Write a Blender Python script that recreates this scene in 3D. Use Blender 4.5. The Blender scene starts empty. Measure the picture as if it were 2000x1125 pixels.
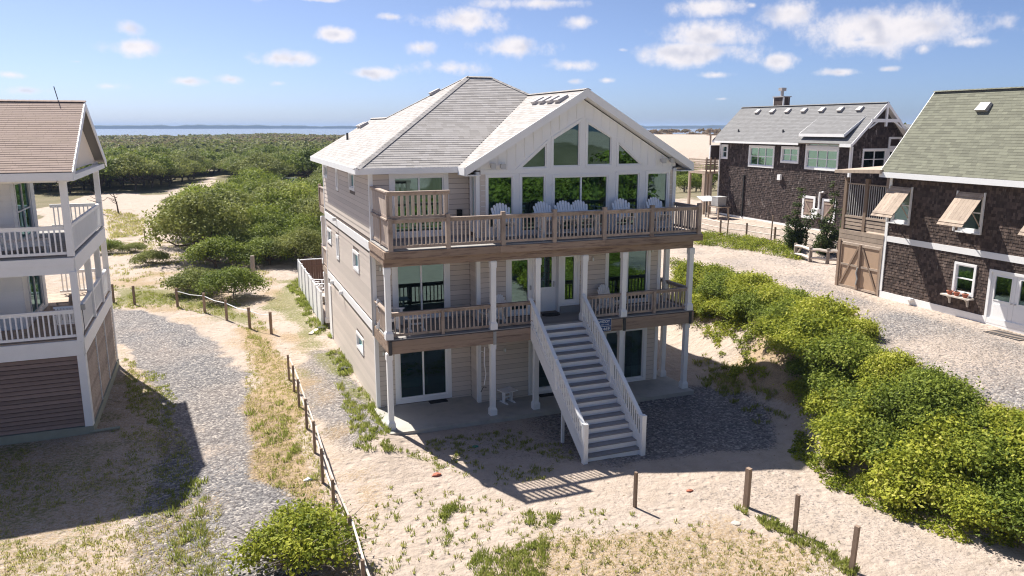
import bpy, math, random
import numpy as np
from mathutils import Vector, Matrix, Euler
S = bpy.context.scene
COL = S.collection
rnd = random.Random(7)
RNG = np.random.default_rng(11)
R = math.radians

# ------------------------------------------------------------------ camera
CAMZ, PITCH, YAW, FPX = 10.0, math.atan(315.5 / 1509.0), R(21.3), 1509.0
cam_d = bpy.data.cameras.new('camera'); cam = bpy.data.objects.new('camera', cam_d); COL.objects.link(cam)
cam.location = (0, 0, CAMZ); cam.rotation_euler = (R(90) - PITCH, 0, -YAW)
cam_d.sensor_width = 36; cam_d.lens = 36 * FPX / 2000; cam_d.clip_start = 0.3; cam_d.clip_end = 30000
S.camera = cam

# ------------------------------------------------------------------ sun, sky, exposure
SUNV = Vector((-0.285, 0.72, 1.0)).normalized()
sun_d = bpy.data.lights.new('sun', 'SUN'); sun_d.energy = 5.0; sun_d.angle = R(0.53); sun_d.color = (1.0, 0.94, 0.85)
sun = bpy.data.objects.new('sun', sun_d); COL.objects.link(sun); sun.location = (-8, 30, 40)
sun.rotation_euler = SUNV.to_track_quat('Z', 'Y').to_euler()
S.view_settings.view_transform = 'Standard'; S.view_settings.look = 'None'
S.view_settings.exposure = 0.94; S.view_settings.gamma = 1.0; S.view_settings.use_curve_mapping = False
W = bpy.data.worlds.new('World'); S.world = W; W.use_nodes = True
W.cycles.sampling_method = 'MANUAL'; W.cycles.sample_map_resolution = 256
S.cycles.max_bounces = 6; S.cycles.diffuse_bounces = 3; S.cycles.glossy_bounces = 3; S.cycles.transmission_bounces = 3; S.cycles.transparent_max_bounces = 12
S.cycles.filter_width = 1.15
S.cycles.caustics_reflective = False; S.cycles.caustics_refractive = False

class NT:
    """small node-tree helper"""
    def __init__(self, tree): self.t = tree; self.n = tree.nodes; self.l = tree.links
    def add(self, typ, **kw):
        nd = self.n.new(typ)
        for k, v in kw.items():
            if k == 'ins':
                for a, b in v.items(): self.set(nd, a, b)
            else: setattr(nd, k, v)
        return nd
    def set(self, nd, key, val):
        s = nd.inputs[key]
        if isinstance(val, bpy.types.NodeSocket): self.l.new(val, s)
        else: s.default_value = val
    def math(self, op, a, b=None, c=None, clamp=False):
        nd = self.n.new('ShaderNodeMath'); nd.operation = op; nd.use_clamp = clamp
        for i, v in enumerate((a, b, c)):
            if v is not None: self.set(nd, i, v)
        return nd.outputs[0]
    def vmath(self, op, a, b=None):
        nd = self.n.new('ShaderNodeVectorMath'); nd.operation = op
        self.set(nd, 0, a)
        if b is not None: self.set(nd, 1, b)
        return nd
    def noise(self, vec, scale=5, detail=3, rough=.55, dim='3D'):
        nd = self.n.new('ShaderNodeTexNoise'); nd.noise_dimensions = dim
        if vec is not None: self.l.new(vec, nd.inputs['Vector'])
        nd.inputs['Scale'].default_value = scale; nd.inputs['Detail'].default_value = detail; nd.inputs['Roughness'].default_value = rough
        return nd.outputs[0]
    def ramp(self, fac, a, b, interp='SMOOTHSTEP'):
        nd = self.n.new('ShaderNodeMapRange'); nd.interpolation_type = interp
        self.set(nd, 'Value', fac); nd.inputs['From Min'].default_value = a; nd.inputs['From Max'].default_value = b
        return nd.outputs[0]
    def mix(self, fac, a, b, blend='MIX'):
        nd = self.n.new('ShaderNodeMix'); nd.data_type = 'RGBA'; nd.blend_type = blend
        self.set(nd, 0, fac); self.set(nd, 6, a if not isinstance(a, tuple) else (*a[:3], 1)); self.set(nd, 7, b if not isinstance(b, tuple) else (*b[:3], 1))
        return nd.outputs[2]
    def cramp(self, fac, stops):
        nd = self.n.new('ShaderNodeValToRGB'); self.l.new(fac, nd.inputs[0])
        e = nd.color_ramp.elements
        while len(e) < len(stops): e.new(.5)
        for i, (p, c) in enumerate(stops): e[i].position = p; e[i].color = (*c, 1)
        return nd.outputs[0]

def px_dir(px, py):
    x, y = (px - 1000) / FPX, -(py - 562.5) / FPX
    r = Vector((math.cos(YAW), -math.sin(YAW), 0)); h = Vector((math.sin(YAW), math.cos(YAW), 0)); up = Vector((0, 0, 1))
    f = h * math.cos(PITCH) - up * math.sin(PITCH); u = h * math.sin(PITCH) + up * math.cos(PITCH)
    return r * x + u * y + f
def gpt(px, py, z=0.0):
    d = px_dir(px, py); t = (z - CAMZ) / d.z
    return (d.x * t, d.y * t)

def build_world():
    t = NT(W.node_tree); t.n.clear()
    sky = t.add('ShaderNodeTexSky', sky_type='NISHITA', sun_disc=False)
    sky.sun_elevation = math.asin(SUNV.z); sky.sun_rotation = math.atan2(SUNV.x, SUNV.y)
    sky.altitude = 0; sky.air_density = 0.45; sky.dust_density = 1.1; sky.ozone_density = 8.0
    d = t.add('ShaderNodeTexCoord').outputs['Generated']
    sep = t.add('ShaderNodeSeparateXYZ'); t.l.new(d, sep.inputs[0])
    # clouds: (photo px of centre, half width, half height, strength)
    C = [(265, 92, 75, 17, 1), (250, 55, 42, 20, .7), (555, 115, 75, 17, .95), (660, 68, 42, 14, .8), (365, 159, 48, 11, .85), (450, 155, 45, 13, .7),
         (210, 168, 50, 14, .5), (545, 163, 32, 11, .45), (50, 178, 55, 12, .45), (20, 146, 40, 9, .5), (720, 143, 58, 14, .75),
         (880, 42, 110, 25, 1.05), (765, 33, 40, 10, .6), (1060, 6, 125, 14, 1.0), (1130, 42, 42, 18, .85), (820, 92, 40, 20, 1), (1000, 93, 92, 22, .95),
         (880, 133, 90, 20, .85), (1115, 127, 65, 15, .8), (1120, 159, 28, 9, .6), (1185, 157, 24, 8, .65), (1345, 104, 115, 22, 1.05), (1390, 68, 95, 26, .95), (1385, 14, 75, 18, .9),
         (1545, 22, 62, 32, .8), (1525, 119, 32, 17, .75), (1400, 146, 36, 9, .75), (1640, 141, 48, 9, .75), (1780, 52, 155, 40, 1.15), (1700, 83, 80, 14, .7),
         (1905, 82, 48, 14, .8), (1805, 95, 26, 16, .6), (1735, 135, 30, 8, .4), (1410, 193, 22, 5, .4), (1960, 40, 40, 30, .4), (620, -2, 60, 6, .8), (1470, 10, 14, 8, .5), (1985, -30, 120, 26, .9),
         (400, -60, 150, 40, .9), (1150, -90, 190, 45, 1), (150, 120, 20, 5, .3), (1215, 98, 18, 7, .5)]
    nz = t.noise(d, 21, 7, .66); nz2 = t.noise(d, 9, 1, .5)
    dist = t.math('ADD', t.math('MULTIPLY', t.math('SUBTRACT', nz, .5), 2.3), t.math('MULTIPLY', t.math('SUBTRACT', nz2, .5), 1.0))
    field = None; low = None
    for (x, y, w, h, s) in C:
        v = px_dir(x, y).normalized()
        el = math.asin(v.z); az = math.atan2(v.x, v.y)
        mp = t.add('ShaderNodeMapping', vector_type='TEXTURE')
        t.l.new(d, mp.inputs['Vector']); mp.inputs['Location'].default_value = v
        mp.inputs['Rotation'].default_value = Euler((el, 0, -az), 'XYZ')
        k = 1 / 1541.0
        mp.inputs['Scale'].default_value = (w * k * 1.12, 1.2, h * k * 1.12)
        f = t.math('SUBTRACT', .53 + .51 * s, t.vmath('LENGTH', mp.outputs[0]).outputs['Value'])
        field = f if field is None else t.math('MAXIMUM', field, f)
    # the same fair-weather cumulus goes on over the rest of the dome
    pz = t.math('MAXIMUM', sep.outputs[2], .02)
    pl = t.vmath('DIVIDE', d, None); cz = t.add('ShaderNodeCombineXYZ', ins={0: pz, 1: pz, 2: pz}); t.l.new(cz.outputs[0], pl.inputs[1])
    g = t.noise(pl.outputs[0], 1.3, 3, .6)
    gen = t.math('MULTIPLY', t.math('SUBTRACT', g, .585), 7.0)
    up = t.ramp(sep.outputs[2], .24, .34)
    gen = t.math('SUBTRACT', t.math('MULTIPLY', gen, up), t.math('SUBTRACT', 1.2, t.math('MULTIPLY', up, 1.2)))
    field = t.math('MAXIMUM', field, gen)
    fld = t.math('ADD', field, dist)
    mask = t.ramp(fld, .06, .92)
    mask = t.math('MULTIPLY', mask, t.ramp(sep.outputs[2], .0, .045))
    shade = t.noise(d, 30, 2, .55)
    ccol = t.mix(t.ramp(t.math('ADD', fld, t.math('MULTIPLY', t.math('SUBTRACT', shade, .5), 3.2)), .55, 1.75), (6.7, 6.3, 6.3), (4.3, 4.3, 4.9))
    skyc = t.add('ShaderNodeHueSaturation', ins={'Saturation': 0.92, 'Value': 1.0, 'Color': sky.outputs[0]}).outputs[0]
    c = t.mix(t.math('MULTIPLY', mask, .9), skyc, ccol)
    bg = t.add('ShaderNodeBackground', ins={'Color': c, 'Strength': 0.08})
    out = t.add('ShaderNodeOutputWorld'); t.l.new(bg.outputs[0], out.inputs[0])
build_world()

# ------------------------------------------------------------------ materials
M = {}
def new_mat(name):
    m = bpy.data.materials.new(name); m.use_nodes = True; t = NT(m.node_tree); t.n.clear(); M[name] = m
    return m, t
def tone_socket(t):
    a = t.add('ShaderNodeAttribute', attribute_name='tone').outputs['Fac']
    r = t.add('ShaderNodeObjectInfo').outputs['Random']
    return t.math('FRACT', t.math('ADD', a, r))
def mat(name, col, rough=.7, tv=0.0, nv=.12, ns=2.0, stretch=(1, 1, 1), bump=0.0, bs=30, col2=None, c2r=(.45, .7), c2s=1.0, spec=.35, hue=None):
    m, t = new_mat(name)
    pos = t.add('ShaderNodeNewGeometry').outputs['Position']
    sv = t.vmath('MULTIPLY', pos, stretch).outputs[0]
    n = t.noise(sv, ns, 5, .6)
    f = t.math('ADD', 1 - nv, t.math('MULTIPLY', n, 2 * nv))
    tn = tone_socket(t) if (tv or hue) else None
    if tv: f = t.math('MULTIPLY', f, t.math('ADD', 1 - tv, t.math('MULTIPLY', tn, 2 * tv)))
    c = t.mix(0.0, col, col)
    if hue: c = t.mix(tn, col, hue)
    if col2:
        k = t.ramp(t.noise(sv, c2s, 6, .65), *c2r)
        c = t.mix(k, c, col2)
    cc = t.vmath('SCALE', c); t.set(cc, 'Scale', f)
    b = t.add('ShaderNodeBsdfPrincipled', ins={'Base Color': cc.outputs[0], 'Roughness': rough, 'Specular IOR Level': spec})
    if bump:
        bn = t.add('ShaderNodeBump', ins={'Strength': bump, 'Distance': .02, 'Height': t.noise(sv, bs, 3, .6)})
        t.l.new(bn.outputs[0], b.inputs['Normal'])
    o = t.add('ShaderNodeOutputMaterial'); t.l.new(b.outputs[0], o.inputs[0])
    return m
mat('white', (.85, .855, .86), .5, nv=.05, ns=1.2, tv=.02, col2=(.66, .64, .60), c2r=(.62, .85), c2s=1.6)
mat('white_worn', (.87, .87, .87), .6, nv=.06, ns=3, col2=(.50, .46, .42), c2r=(.70, .84), c2s=5)
mat('vinyl', (.86, .865, .87), .4, nv=.03, tv=.02)
mat('siding', (.62, .55, .49), .65, tv=.08, nv=.07, ns=1.5, stretch=(1, 1, 4), bump=.12, bs=60)
mat('backing', (.16, .13, .11), .8)  # dark colour stands in for the lap shadow in the gaps between boards
mat('interior', (.50, .47, .42), .8)
mat('interior_floor', (.25, .17, .11), .5)
mat('curtain', (.62, .64, .58), .9, nv=.3, ns=9, stretch=(2, 2, .05))
mat('deck_wood', (.375, .30, .25), .75, tv=.18, nv=.30, ns=6, stretch=(.5, .5, .5), bump=.15, bs=50, col2=(.185, .135, .11), c2r=(.46, .74), c2s=4)
mat('beam_wood', (.36, .265, .20), .75, tv=.14, nv=.35, ns=3, stretch=(.4, 1, 4), bump=.2, bs=30, col2=(.15, .10, .078), c2r=(.44, .68), c2s=3)
mat('baluster_wood', (.50, .415, .355), .75, tv=.14, nv=.2, ns=5)
mat('board_grey', (.30, .29, .28), .8, tv=.15, nv=.25, ns=5, stretch=(.4, 3, 3), bump=.15)
mat('tread_grey', (.27, .26, .265), .8, tv=.16, nv=.35, ns=4, stretch=(1, 8, 8), bump=.2, bs=40)
mat('shingle', (.43, .405, .39), .9, tv=.28, nv=.12, ns=3, hue=(.32, .305, .30), bump=.06, bs=60)
mat('shingle_tan', (.385, .295, .25), .9, tv=.30, nv=.12, ns=3, hue=(.22, .168, .148), bump=.06, bs=60)
mat('shingle_green', (.165, .167, .128), .9, tv=.24, nv=.12, ns=3, hue=(.145, .148, .112), bump=.06, bs=60)
mat('shingle_grey', (.21, .208, .212), .9, tv=.16, nv=.12, ns=3, hue=(.18, .18, .185), bump=.06, bs=60)
mat('roof_base', (.22, .21, .20), .9)
mat('cedar', (.060, .042, .036), .85, tv=.28, nv=.35, ns=2, stretch=(2, 2, .6), bump=.1, bs=60, hue=(.10, .072, .06), col2=(.40, .36, .33), c2r=(.60, .84), c2s=3.2)
mat('cedar_dark', (.038, .027, .025), .85, tv=.28, nv=.35, ns=2, stretch=(1.5, 1.5, .4), bump=.1, bs=60, hue=(.075, .054, .048), col2=(.40, .35, .33), c2r=(.56, .80), c2s=2.6)
mat('weathered', (.40, .32, .255), .85, tv=.16, nv=.28, ns=5, stretch=(1, 1, .4), bump=.2, bs=40, col2=(.26, .20, .165), c2r=(.5, .75), c2s=3)
mat('post_wood', (.27, .195, .145), .85, tv=.2, nv=.3, ns=8, stretch=(3, 3, .4), bump=.3, bs=30)
mat('pale_rail', (.60, .54, .48), .8, tv=.1, nv=.2, ns=6)
mat('plywood', (.44, .31, .215), .8, tv=.06, nv=.14, ns=5, stretch=(1, 1, .4))
mat('louvre', (.27, .195, .165), .8, tv=.18, nv=.3, ns=5, stretch=(.5, .5, 4), bump=.2)
mat('concrete', (.44, .42, .38), .9, nv=.12, ns=2, bump=.3, bs=80, col2=(.34, .33, .30), c2r=(.45, .7), c2s=.9)
mat('moss_concrete', (.30, .31, .25), .9, nv=.2, ns=3, bump=.3)
mat('black', (.015, .015, .016), .8)
mat('metal', (.50, .50, .50), .45, nv=.06)
mat('dark_metal', (.06, .06, .065), .5)
mat('vent', (.42, .40, .40), .5, nv=.1)
mat('ac_grey', (.36, .36, .35), .5, nv=.08)
mat('sign_blue', (.008, .055, .21), .4, nv=.02)
mat('sign_white', (.82, .84, .86), .5, nv=.02)
mat('terracotta', (.38, .13, .08), .8, tv=.1)
mat('green_cloth', (.05, .22, .16), .8)
mat('bark', (.115, .085, .065), .9, nv=.35, ns=8, bump=.5, bs=20)
mat('twig', (.30, .255, .22), .9, nv=.25, ns=8, tv=.2)
mat('brown_fence', (.20, .12, .085), .85, tv=.1, nv=.2, ns=5)
mat('car_paint', (.75, .77, .80), .2, nv=0, spec=.6)
mat('rubber', (.02, .02, .02), .8)
mat('lamp_glass', (.62, .60, .52), .3, nv=.05)
mat('glow_cream', (.84, .73, .59), .8, nv=.05)  # warm bounced light under the gable overhang is put into this colour
mat('fabric_white', (.74, .74, .75), .9, nv=.05)
mat('grey_screen', (.14, .14, .15), .8)
mat('stone', (.42, .38, .34), .9, tv=.25, nv=.2, ns=8)

def glass(name, tint=(.20, .30, .27), refl=.20):
    m, t = new_mat(name)
    pos = t.add('ShaderNodeNewGeometry').outputs['Position']
    bn = t.add('ShaderNodeBump', ins={'Strength': .035, 'Distance': .05, 'Height': t.noise(pos, .9, 2, .5)})
    gl = t.add('ShaderNodeBsdfGlossy', ins={'Roughness': .012, 'Color': (.42, .68, .72, 1)}); t.l.new(bn.outputs[0], gl.inputs['Normal'])
    tr = t.add('ShaderNodeBsdfTransparent', ins={'Color': (*tint, 1)})
    fr = t.add('ShaderNodeFresnel', ins={'IOR': 1.5})
    f = t.math('ADD', refl, t.math('MULTIPLY', fr.outputs[0], .8), clamp=True)
    mx = t.add('ShaderNodeMixShader'); t.l.new(f, mx.inputs[0]); t.l.new(tr.outputs[0], mx.inputs[1]); t.l.new(gl.outputs[0], mx.inputs[2])
    o = t.add('ShaderNodeOutputMaterial'); t.l.new(mx.outputs[0], o.inputs[0])
glass('glass'); glass('glass_green', (.16, .27, .23), .17); glass('glass_dark', (.10, .20, .24), .16); glass('glass_car', (.05, .06, .07), .2)

def leaf_mat(name, stops, trans=.35, rough=.55):
    m, t = new_mat(name)
    a = t.add('ShaderNodeAttribute', attribute_name='tone').outputs['Fac']
    oi = t.add('ShaderNodeObjectInfo').outputs['Random']
    pos = t.add('ShaderNodeNewGeometry').outputs['Position']
    n = t.noise(pos, .35, 3, .5)
    f = t.math('ADD', t.math('MULTIPLY', a, .62), t.math('ADD', t.math('MULTIPLY', oi, .22), t.math('MULTIPLY', t.math('SUBTRACT', n, .3), .45)))
    c = t.cramp(f, stops)
    b = t.add('ShaderNodeBsdfPrincipled', ins={'Base Color': c, 'Roughness': rough, 'Specular IOR Level': .12})
    tl = t.add('ShaderNodeBsdfTranslucent', ins={'Color': c})
    mx = t.add('ShaderNodeMixShader', ins={0: trans}); t.l.new(b.outputs[0], mx.inputs[1]); t.l.new(tl.outputs[0], mx.inputs[2])
    o = t.add('ShaderNodeOutputMaterial'); t.l.new(mx.outputs[0], o.inputs[0])
leaf_mat('leaf_hedge', [(.05, (.055, .085, .016)), (.35, (.19, .235, .030)), (.65, (.40, .42, .050)), (1, (.68, .63, .22))], .36)
leaf_mat('leaf_oak', [(.05, (.050, .075, .018)), (.4, (.145, .195, .032)), (.75, (.29, .34, .052)), (1, (.44, .44, .12))], .32)
leaf_mat('leaf_olive', [(.05, (.075, .09, .028)), (.4, (.18, .21, .052)), (.75, (.29, .31, .08)), (1, (.40, .39, .14))], .32)
leaf_mat('leaf_wood', [(.05, (.075, .095, .030)), (.35, (.135, .165, .042)), (.65, (.19, .21, .06)), (.85, (.22, .175, .10)), (1, (.28, .21, .135))], .4)
leaf_mat('leaf_dark', [(.05, (.028, .045, .016)), (.5, (.055, .082, .025)), (1, (.11, .14, .045))], .35)
leaf_mat('leaf_brown', [(.05, (.10, .075, .050)), (.5, (.165, .115, .075)), (1, (.22, .165, .10))])
leaf_mat('grass', [(.05, (.17, .21, .045)), (.4, (.27, .31, .07)), (.7, (.42, .40, .14)), (1, (.60, .50, .27))], .5)
# ------------------------------------------------------------------ mesh helpers
def mesh_np(name, V, F, m=None, tone=None, smooth=False):
    """V (n,3); F (k,3|4) index array -> mesh"""
    V = np.asarray(V, np.float32); F = np.asarray(F, np.int32); k, c = F.shape
    me = bpy.data.meshes.new(name)
    me.vertices.add(len(V)); me.vertices.foreach_set('co', V.ravel())
    me.loops.add(k * c); me.loops.foreach_set('vertex_index', F.ravel())
    me.polygons.add(k); me.polygons.foreach_set('loop_start', np.arange(0, k * c, c, dtype=np.int32))
    me.polygons.foreach_set('loop_total', np.full(k, c, np.int32))
    me.polygons.foreach_set('use_smooth', np.full(k, bool(smooth)))
    me.update(calc_edges=True)
    if tone is not None:
        a = me.attributes.new('tone', 'FLOAT', 'FACE'); a.data.foreach_set('value', np.asarray(tone, np.float32))
    if m: me.materials.append(M[m] if isinstance(m, str) else m)
    return me
def link(name, me, parent=None, loc=None, scale=None, rot=None):
    o = bpy.data.objects.new(name, me); COL.objects.link(o)
    if parent is not None: o.parent = parent
    if loc is not None: o.location = loc
    if scale is not None: o.scale = scale
    if rot is not None: o.rotation_euler = rot
    return o
def tag(o, label=None, cat=None, group=None, kind=None):
    if label: o['label'] = label
    if cat: o['category'] = cat
    if group: o['group'] = group
    if kind: o['kind'] = kind
    return o
def thing(name, loc, label, cat, group=None, rz=0.0):
    o = bpy.data.objects.new(name, None); COL.objects.link(o); o.location = loc; o.rotation_euler = (0, 0, rz)
    o.empty_display_size = .3
    return tag(o, label, cat, group)
def copy_tree(o, loc=None, rz=None, scale=None, label=None):
    def cp(a, p):
        c = a.copy(); COL.objects.link(c)
        if p is not None: c.parent = p
        for ch in a.children: cp(ch, c)
        return c
    r = cp(o, None)
    if loc is not None: r.location = loc
    if rz is not None: r.rotation_euler = (0, 0, rz)
    if scale is not None: r.scale = scale if hasattr(scale, '__len__') else (scale,) * 3
    if label: r['label'] = label
    return r
BOXF = [(0, 3, 2, 1), (4, 5, 6, 7), (0, 1, 5, 4), (1, 2, 6, 5), (2, 3, 7, 6), (3, 0, 4, 7)]
class MB:
    """collects shapes for ONE mesh; o is subtracted so that coordinates can be given in world space"""
    def __init__(s, o=(0, 0, 0)): s.v = []; s.f = []; s.t = []; s.o = o
    def add(s, V, F, tone=0.0):
        b = len(s.v); s.v += [(p[0] - s.o[0], p[1] - s.o[1], p[2] - s.o[2]) for p in V]
        s.f += [tuple(i + b for i in f) for f in F]; s.t += [tone] * len(F); return s
    def box(s, x0, x1, y0, y1, z0, z1, tone=0.0):
        return s.add([(x0, y0, z0), (x1, y0, z0), (x1, y1, z0), (x0, y1, z0), (x0, y0, z1), (x1, y0, z1), (x1, y1, z1), (x0, y1, z1)], BOXF, tone)
    def hexa(s, b4, t4, tone=0.0): return s.add(list(b4) + list(t4), BOXF, tone)
    def bar(s, p, q, w, h, up=(0, 0, 1)):
        p = Vector(p); q = Vector(q); d = (q - p).normalized(); u = Vector(up)
        if abs(d.dot(u)) > .98: u = Vector((0, 1, 0))
        a = d.cross(u).normalized(); u = a.cross(d)
        c = [-a * w / 2 - u * h / 2, a * w / 2 - u * h / 2, a * w / 2 + u * h / 2, -a * w / 2 + u * h / 2]
        return s.hexa([p + k for k in c], [q + k for k in c])
    def tube(s, pts, rads, n=6, cap=True):
        pts = [Vector(p) for p in pts]; V = []; F = []
        for i, p in enumerate(pts):
            d = (pts[min(i + 1, len(pts) - 1)] - pts[max(i - 1, 0)]).normalized()
            u = Vector((0, 0, 1)) if abs(d.z) < .9 else Vector((1, 0, 0))
            a = d.cross(u).normalized(); b = d.cross(a)
            r = rads[i] if hasattr(rads, '__len__') else rads
            V += [p + (a * math.cos(2 * math.pi * k / n) + b * math.sin(2 * math.pi * k / n)) * r for k in range(n)]
        for i in range(len(pts) - 1):
            F += [(i * n + k, i * n + (k + 1) % n, (i + 1) * n + (k + 1) % n, (i + 1) * n + k) for k in range(n)]
        if cap: F += [tuple(range(n))[::-1], tuple(range((len(pts) - 1) * n, len(pts) * n))]
        return s.add(V, F)
    def prism(s, poly, axis, a, b):
        """poly: 2D points; axis 'x': (y,z) 'y': (x,z) 'z': (x,y) extruded from a to b"""
        def P(q, k): return (k, q[0], q[1]) if axis == 'x' else ((q[0], k, q[1]) if axis == 'y' else (q[0], q[1], k))
        n = len(poly)
        return s.add([P(q, a) for q in poly] + [P(q, b) for q in poly], [tuple(range(n))[::-1], tuple(range(n, 2 * n))] + [(i, (i + 1) % n, n + (i + 1) % n, n + i) for i in range(n)])
    def slab(s, poly3, n, th):
        """planar 3D polygon given thickness th below along normal n"""
        n = Vector(n); k = len(poly3); T = [Vector(p) for p in poly3]
        return s.add(T + [p - n * th for p in T], [tuple(range(k)), tuple(range(k, 2 * k))[::-1]] + [(i, k + i, k + (i + 1) % k, (i + 1) % k) for i in range(k)])
    def mesh(s, name, m, smooth=False):
        me = bpy.data.meshes.new(name); me.from_pydata(s.v, [], s.f); me.update()
        if any(s.t):
            a = me.attributes.new('tone', 'FLOAT', 'FACE'); a.data.foreach_set('value', s.t)
        me.materials.append(M[m])
        if smooth: me.polygons.foreach_set('use_smooth', [True] * len(me.polygons))
        return me
    def build(s, name, m, parent=None, smooth=False, **kw):
        o = link(name, s.mesh(name, m, smooth), parent)
        return tag(o, **kw)
UNIT = {}
def unit_box(m):
    if m not in UNIT: UNIT[m] = MB().box(-.5, .5, -.5, .5, -.5, .5).mesh('piece_' + m, m)
    return UNIT[m]
def unit_board(m):                      # lapped board: thick at the lower edge
    k = 'lap' + m
    if k not in UNIT: UNIT[k] = MB().hexa([(-.5, -1, 0), (.5, -1, 0), (.5, 0, 0), (-.5, 0, 0)], [(-.5, -.22, 1), (.5, -.22, 1), (.5, 0, 1), (-.5, 0, 1)]).mesh('lap_board_' + m, m)
    return UNIT[k]
def piece(name, m, x0, x1, y0, y1, z0, z1, parent, o=(0, 0, 0)):
    return link(name, unit_box(m), parent, ((x0 + x1) / 2 - o[0], (y0 + y1) / 2 - o[1], (z0 + z1) / 2 - o[2]), (x1 - x0, y1 - y0, z1 - z0))

def sub_iv(ivs, a, b):
    out = []
    for (p, q) in ivs:
        if b <= p or a >= q: out.append((p, q)); continue
        if a > p: out.append((p, a))
        if b < q: out.append((b, q))
    return out
def PL(plane, c, u, v, d):              # plane 'y': faces -Y at y=c; 'x': faces -X at x=c; 'X': faces +X; d is outward
    if plane == 'y': return (u, c - d, v)
    if plane == 'x': return (c - d, u, v)
    if plane == 'X': return (c + d, u, v)
    return (u, c + d, v)                # 'Y' faces +Y
def pbox(mb, plane, c, u0, u1, v0, v1, d0, d1, tone=0.0):
    a = PL(plane, c, u0, v0, d0); b = PL(plane, c, u1, v1, d1)
    return mb.box(min(a[0], b[0]), max(a[0], b[0]), min(a[1], b[1]), max(a[1], b[1]), min(a[2], b[2]), max(a[2], b[2]), tone)
def wall_panel(mb, plane, c, u0, u1, v0, v1, ops, th=.14):
    vs = sorted({v0, v1} | {min(max(k, v0), v1) for o in ops for k in (o[2], o[3])})
    for a, b in zip(vs, vs[1:]):
        if b - a < 1e-4: continue
        iv = [(u0, u1)]
        for o in ops:
            if o[2] < b - 1e-4 and o[3] > a + 1e-4: iv = sub_iv(iv, o[0], o[1])
        for p, q in iv: pbox(mb, plane, c, p, q, a, b, -th, 0)
BOARDS = []
def siding(plane, c, u0, u1, v0, v1, ops, e=.185, gable=None):
    v = v0
    while v < v1 - .03:
        b = min(v + e, v1); iv = [(u0, u1)]
        if gable: iv = [gable(v + e / 2)]
        for o in ops:
            if o[2] < b - .02 and o[3] > v + .02: iv = sub_iv(iv, o[0], o[1])
        for p, q in iv:
            if q - p > .04: BOARDS.append((plane, c, p, q, v, b))
        v += e
def flush_boards(parent, o, m='siding', limit=295):
    global BOARDS
    BOARDS.sort(key=lambda k: -(k[3] - k[2]))
    rest = MB(o)
    for i, (plane, c, p, q, v, b) in enumerate(BOARDS):
        L = q - p
        if i < limit:
            loc = PL(plane, c, (p + q) / 2, v, .001)
            rz = {'y': 0, 'x': -math.pi / 2, 'X': math.pi / 2, 'Y': math.pi}[plane]
            link('siding_board', unit_board(m), parent, (loc[0] - o[0], loc[1] - o[1], loc[2] - o[2]), (L - .004, .017, b - v - .014), (0, 0, rz))
        else:
            A = lambda u, vv, d: PL(plane, c, u, vv, d)
            rest.hexa([A(p, v, .017), A(q, v, .017), A(q, v, .001), A(p, v, .001)], [A(p, b - .014, .003), A(q, b - .014, .003), A(q, b - .014, .001), A(p, b - .014, .001)])
    if rest.v: rest.build('short_siding_boards', m, parent, kind='stuff')
    BOARDS = []

def inset_poly(P, d):
    """inset a convex CCW-or-CW 2D polygon"""
    n = len(P); area = sum(P[i][0] * P[(i + 1) % n][1] - P[(i + 1) % n][0] * P[i][1] for i in range(n)); sg = 1 if area > 0 else -1
    lines = []
    for i in range(n):
        a = Vector(P[i]); b = Vector(P[(i + 1) % n]); t = (b - a).normalized(); nn = Vector((-t.y, t.x)) * sg
        lines.append((a + nn * d, t))
    out = []
    for i in range(n):
        (p, t), (q, s) = lines[i - 1], lines[i]
        den = t.x * s.y - t.y * s.x
        k = ((q.x - p.x) * s.y - (q.y - p.y) * s.x) / den
        out.append((p.x + t.x * k, p.y + t.y * k))
    return out
def ring(mb, plane, c, P, Q, d0, d1):
    n = len(P)
    A = [PL(plane, c, *p, d1) for p in P]; B = [PL(plane, c, *p, d1) for p in Q]
    A0 = [PL(plane, c, *p, d0) for p in P]; B0 = [PL(plane, c, *p, d0) for p in Q]
    F = []
    for i in range(n):
        j = (i + 1) % n
        F += [(i, j, n + j, n + i), (2 * n + i, 2 * n + j, j, i), (n + i, n + j, 3 * n + j, 3 * n + i), (2 * n + i, 3 * n + i, 3 * n + j, 2 * n + j)]
    mb.add(A + B + A0 + B0, F)
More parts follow.
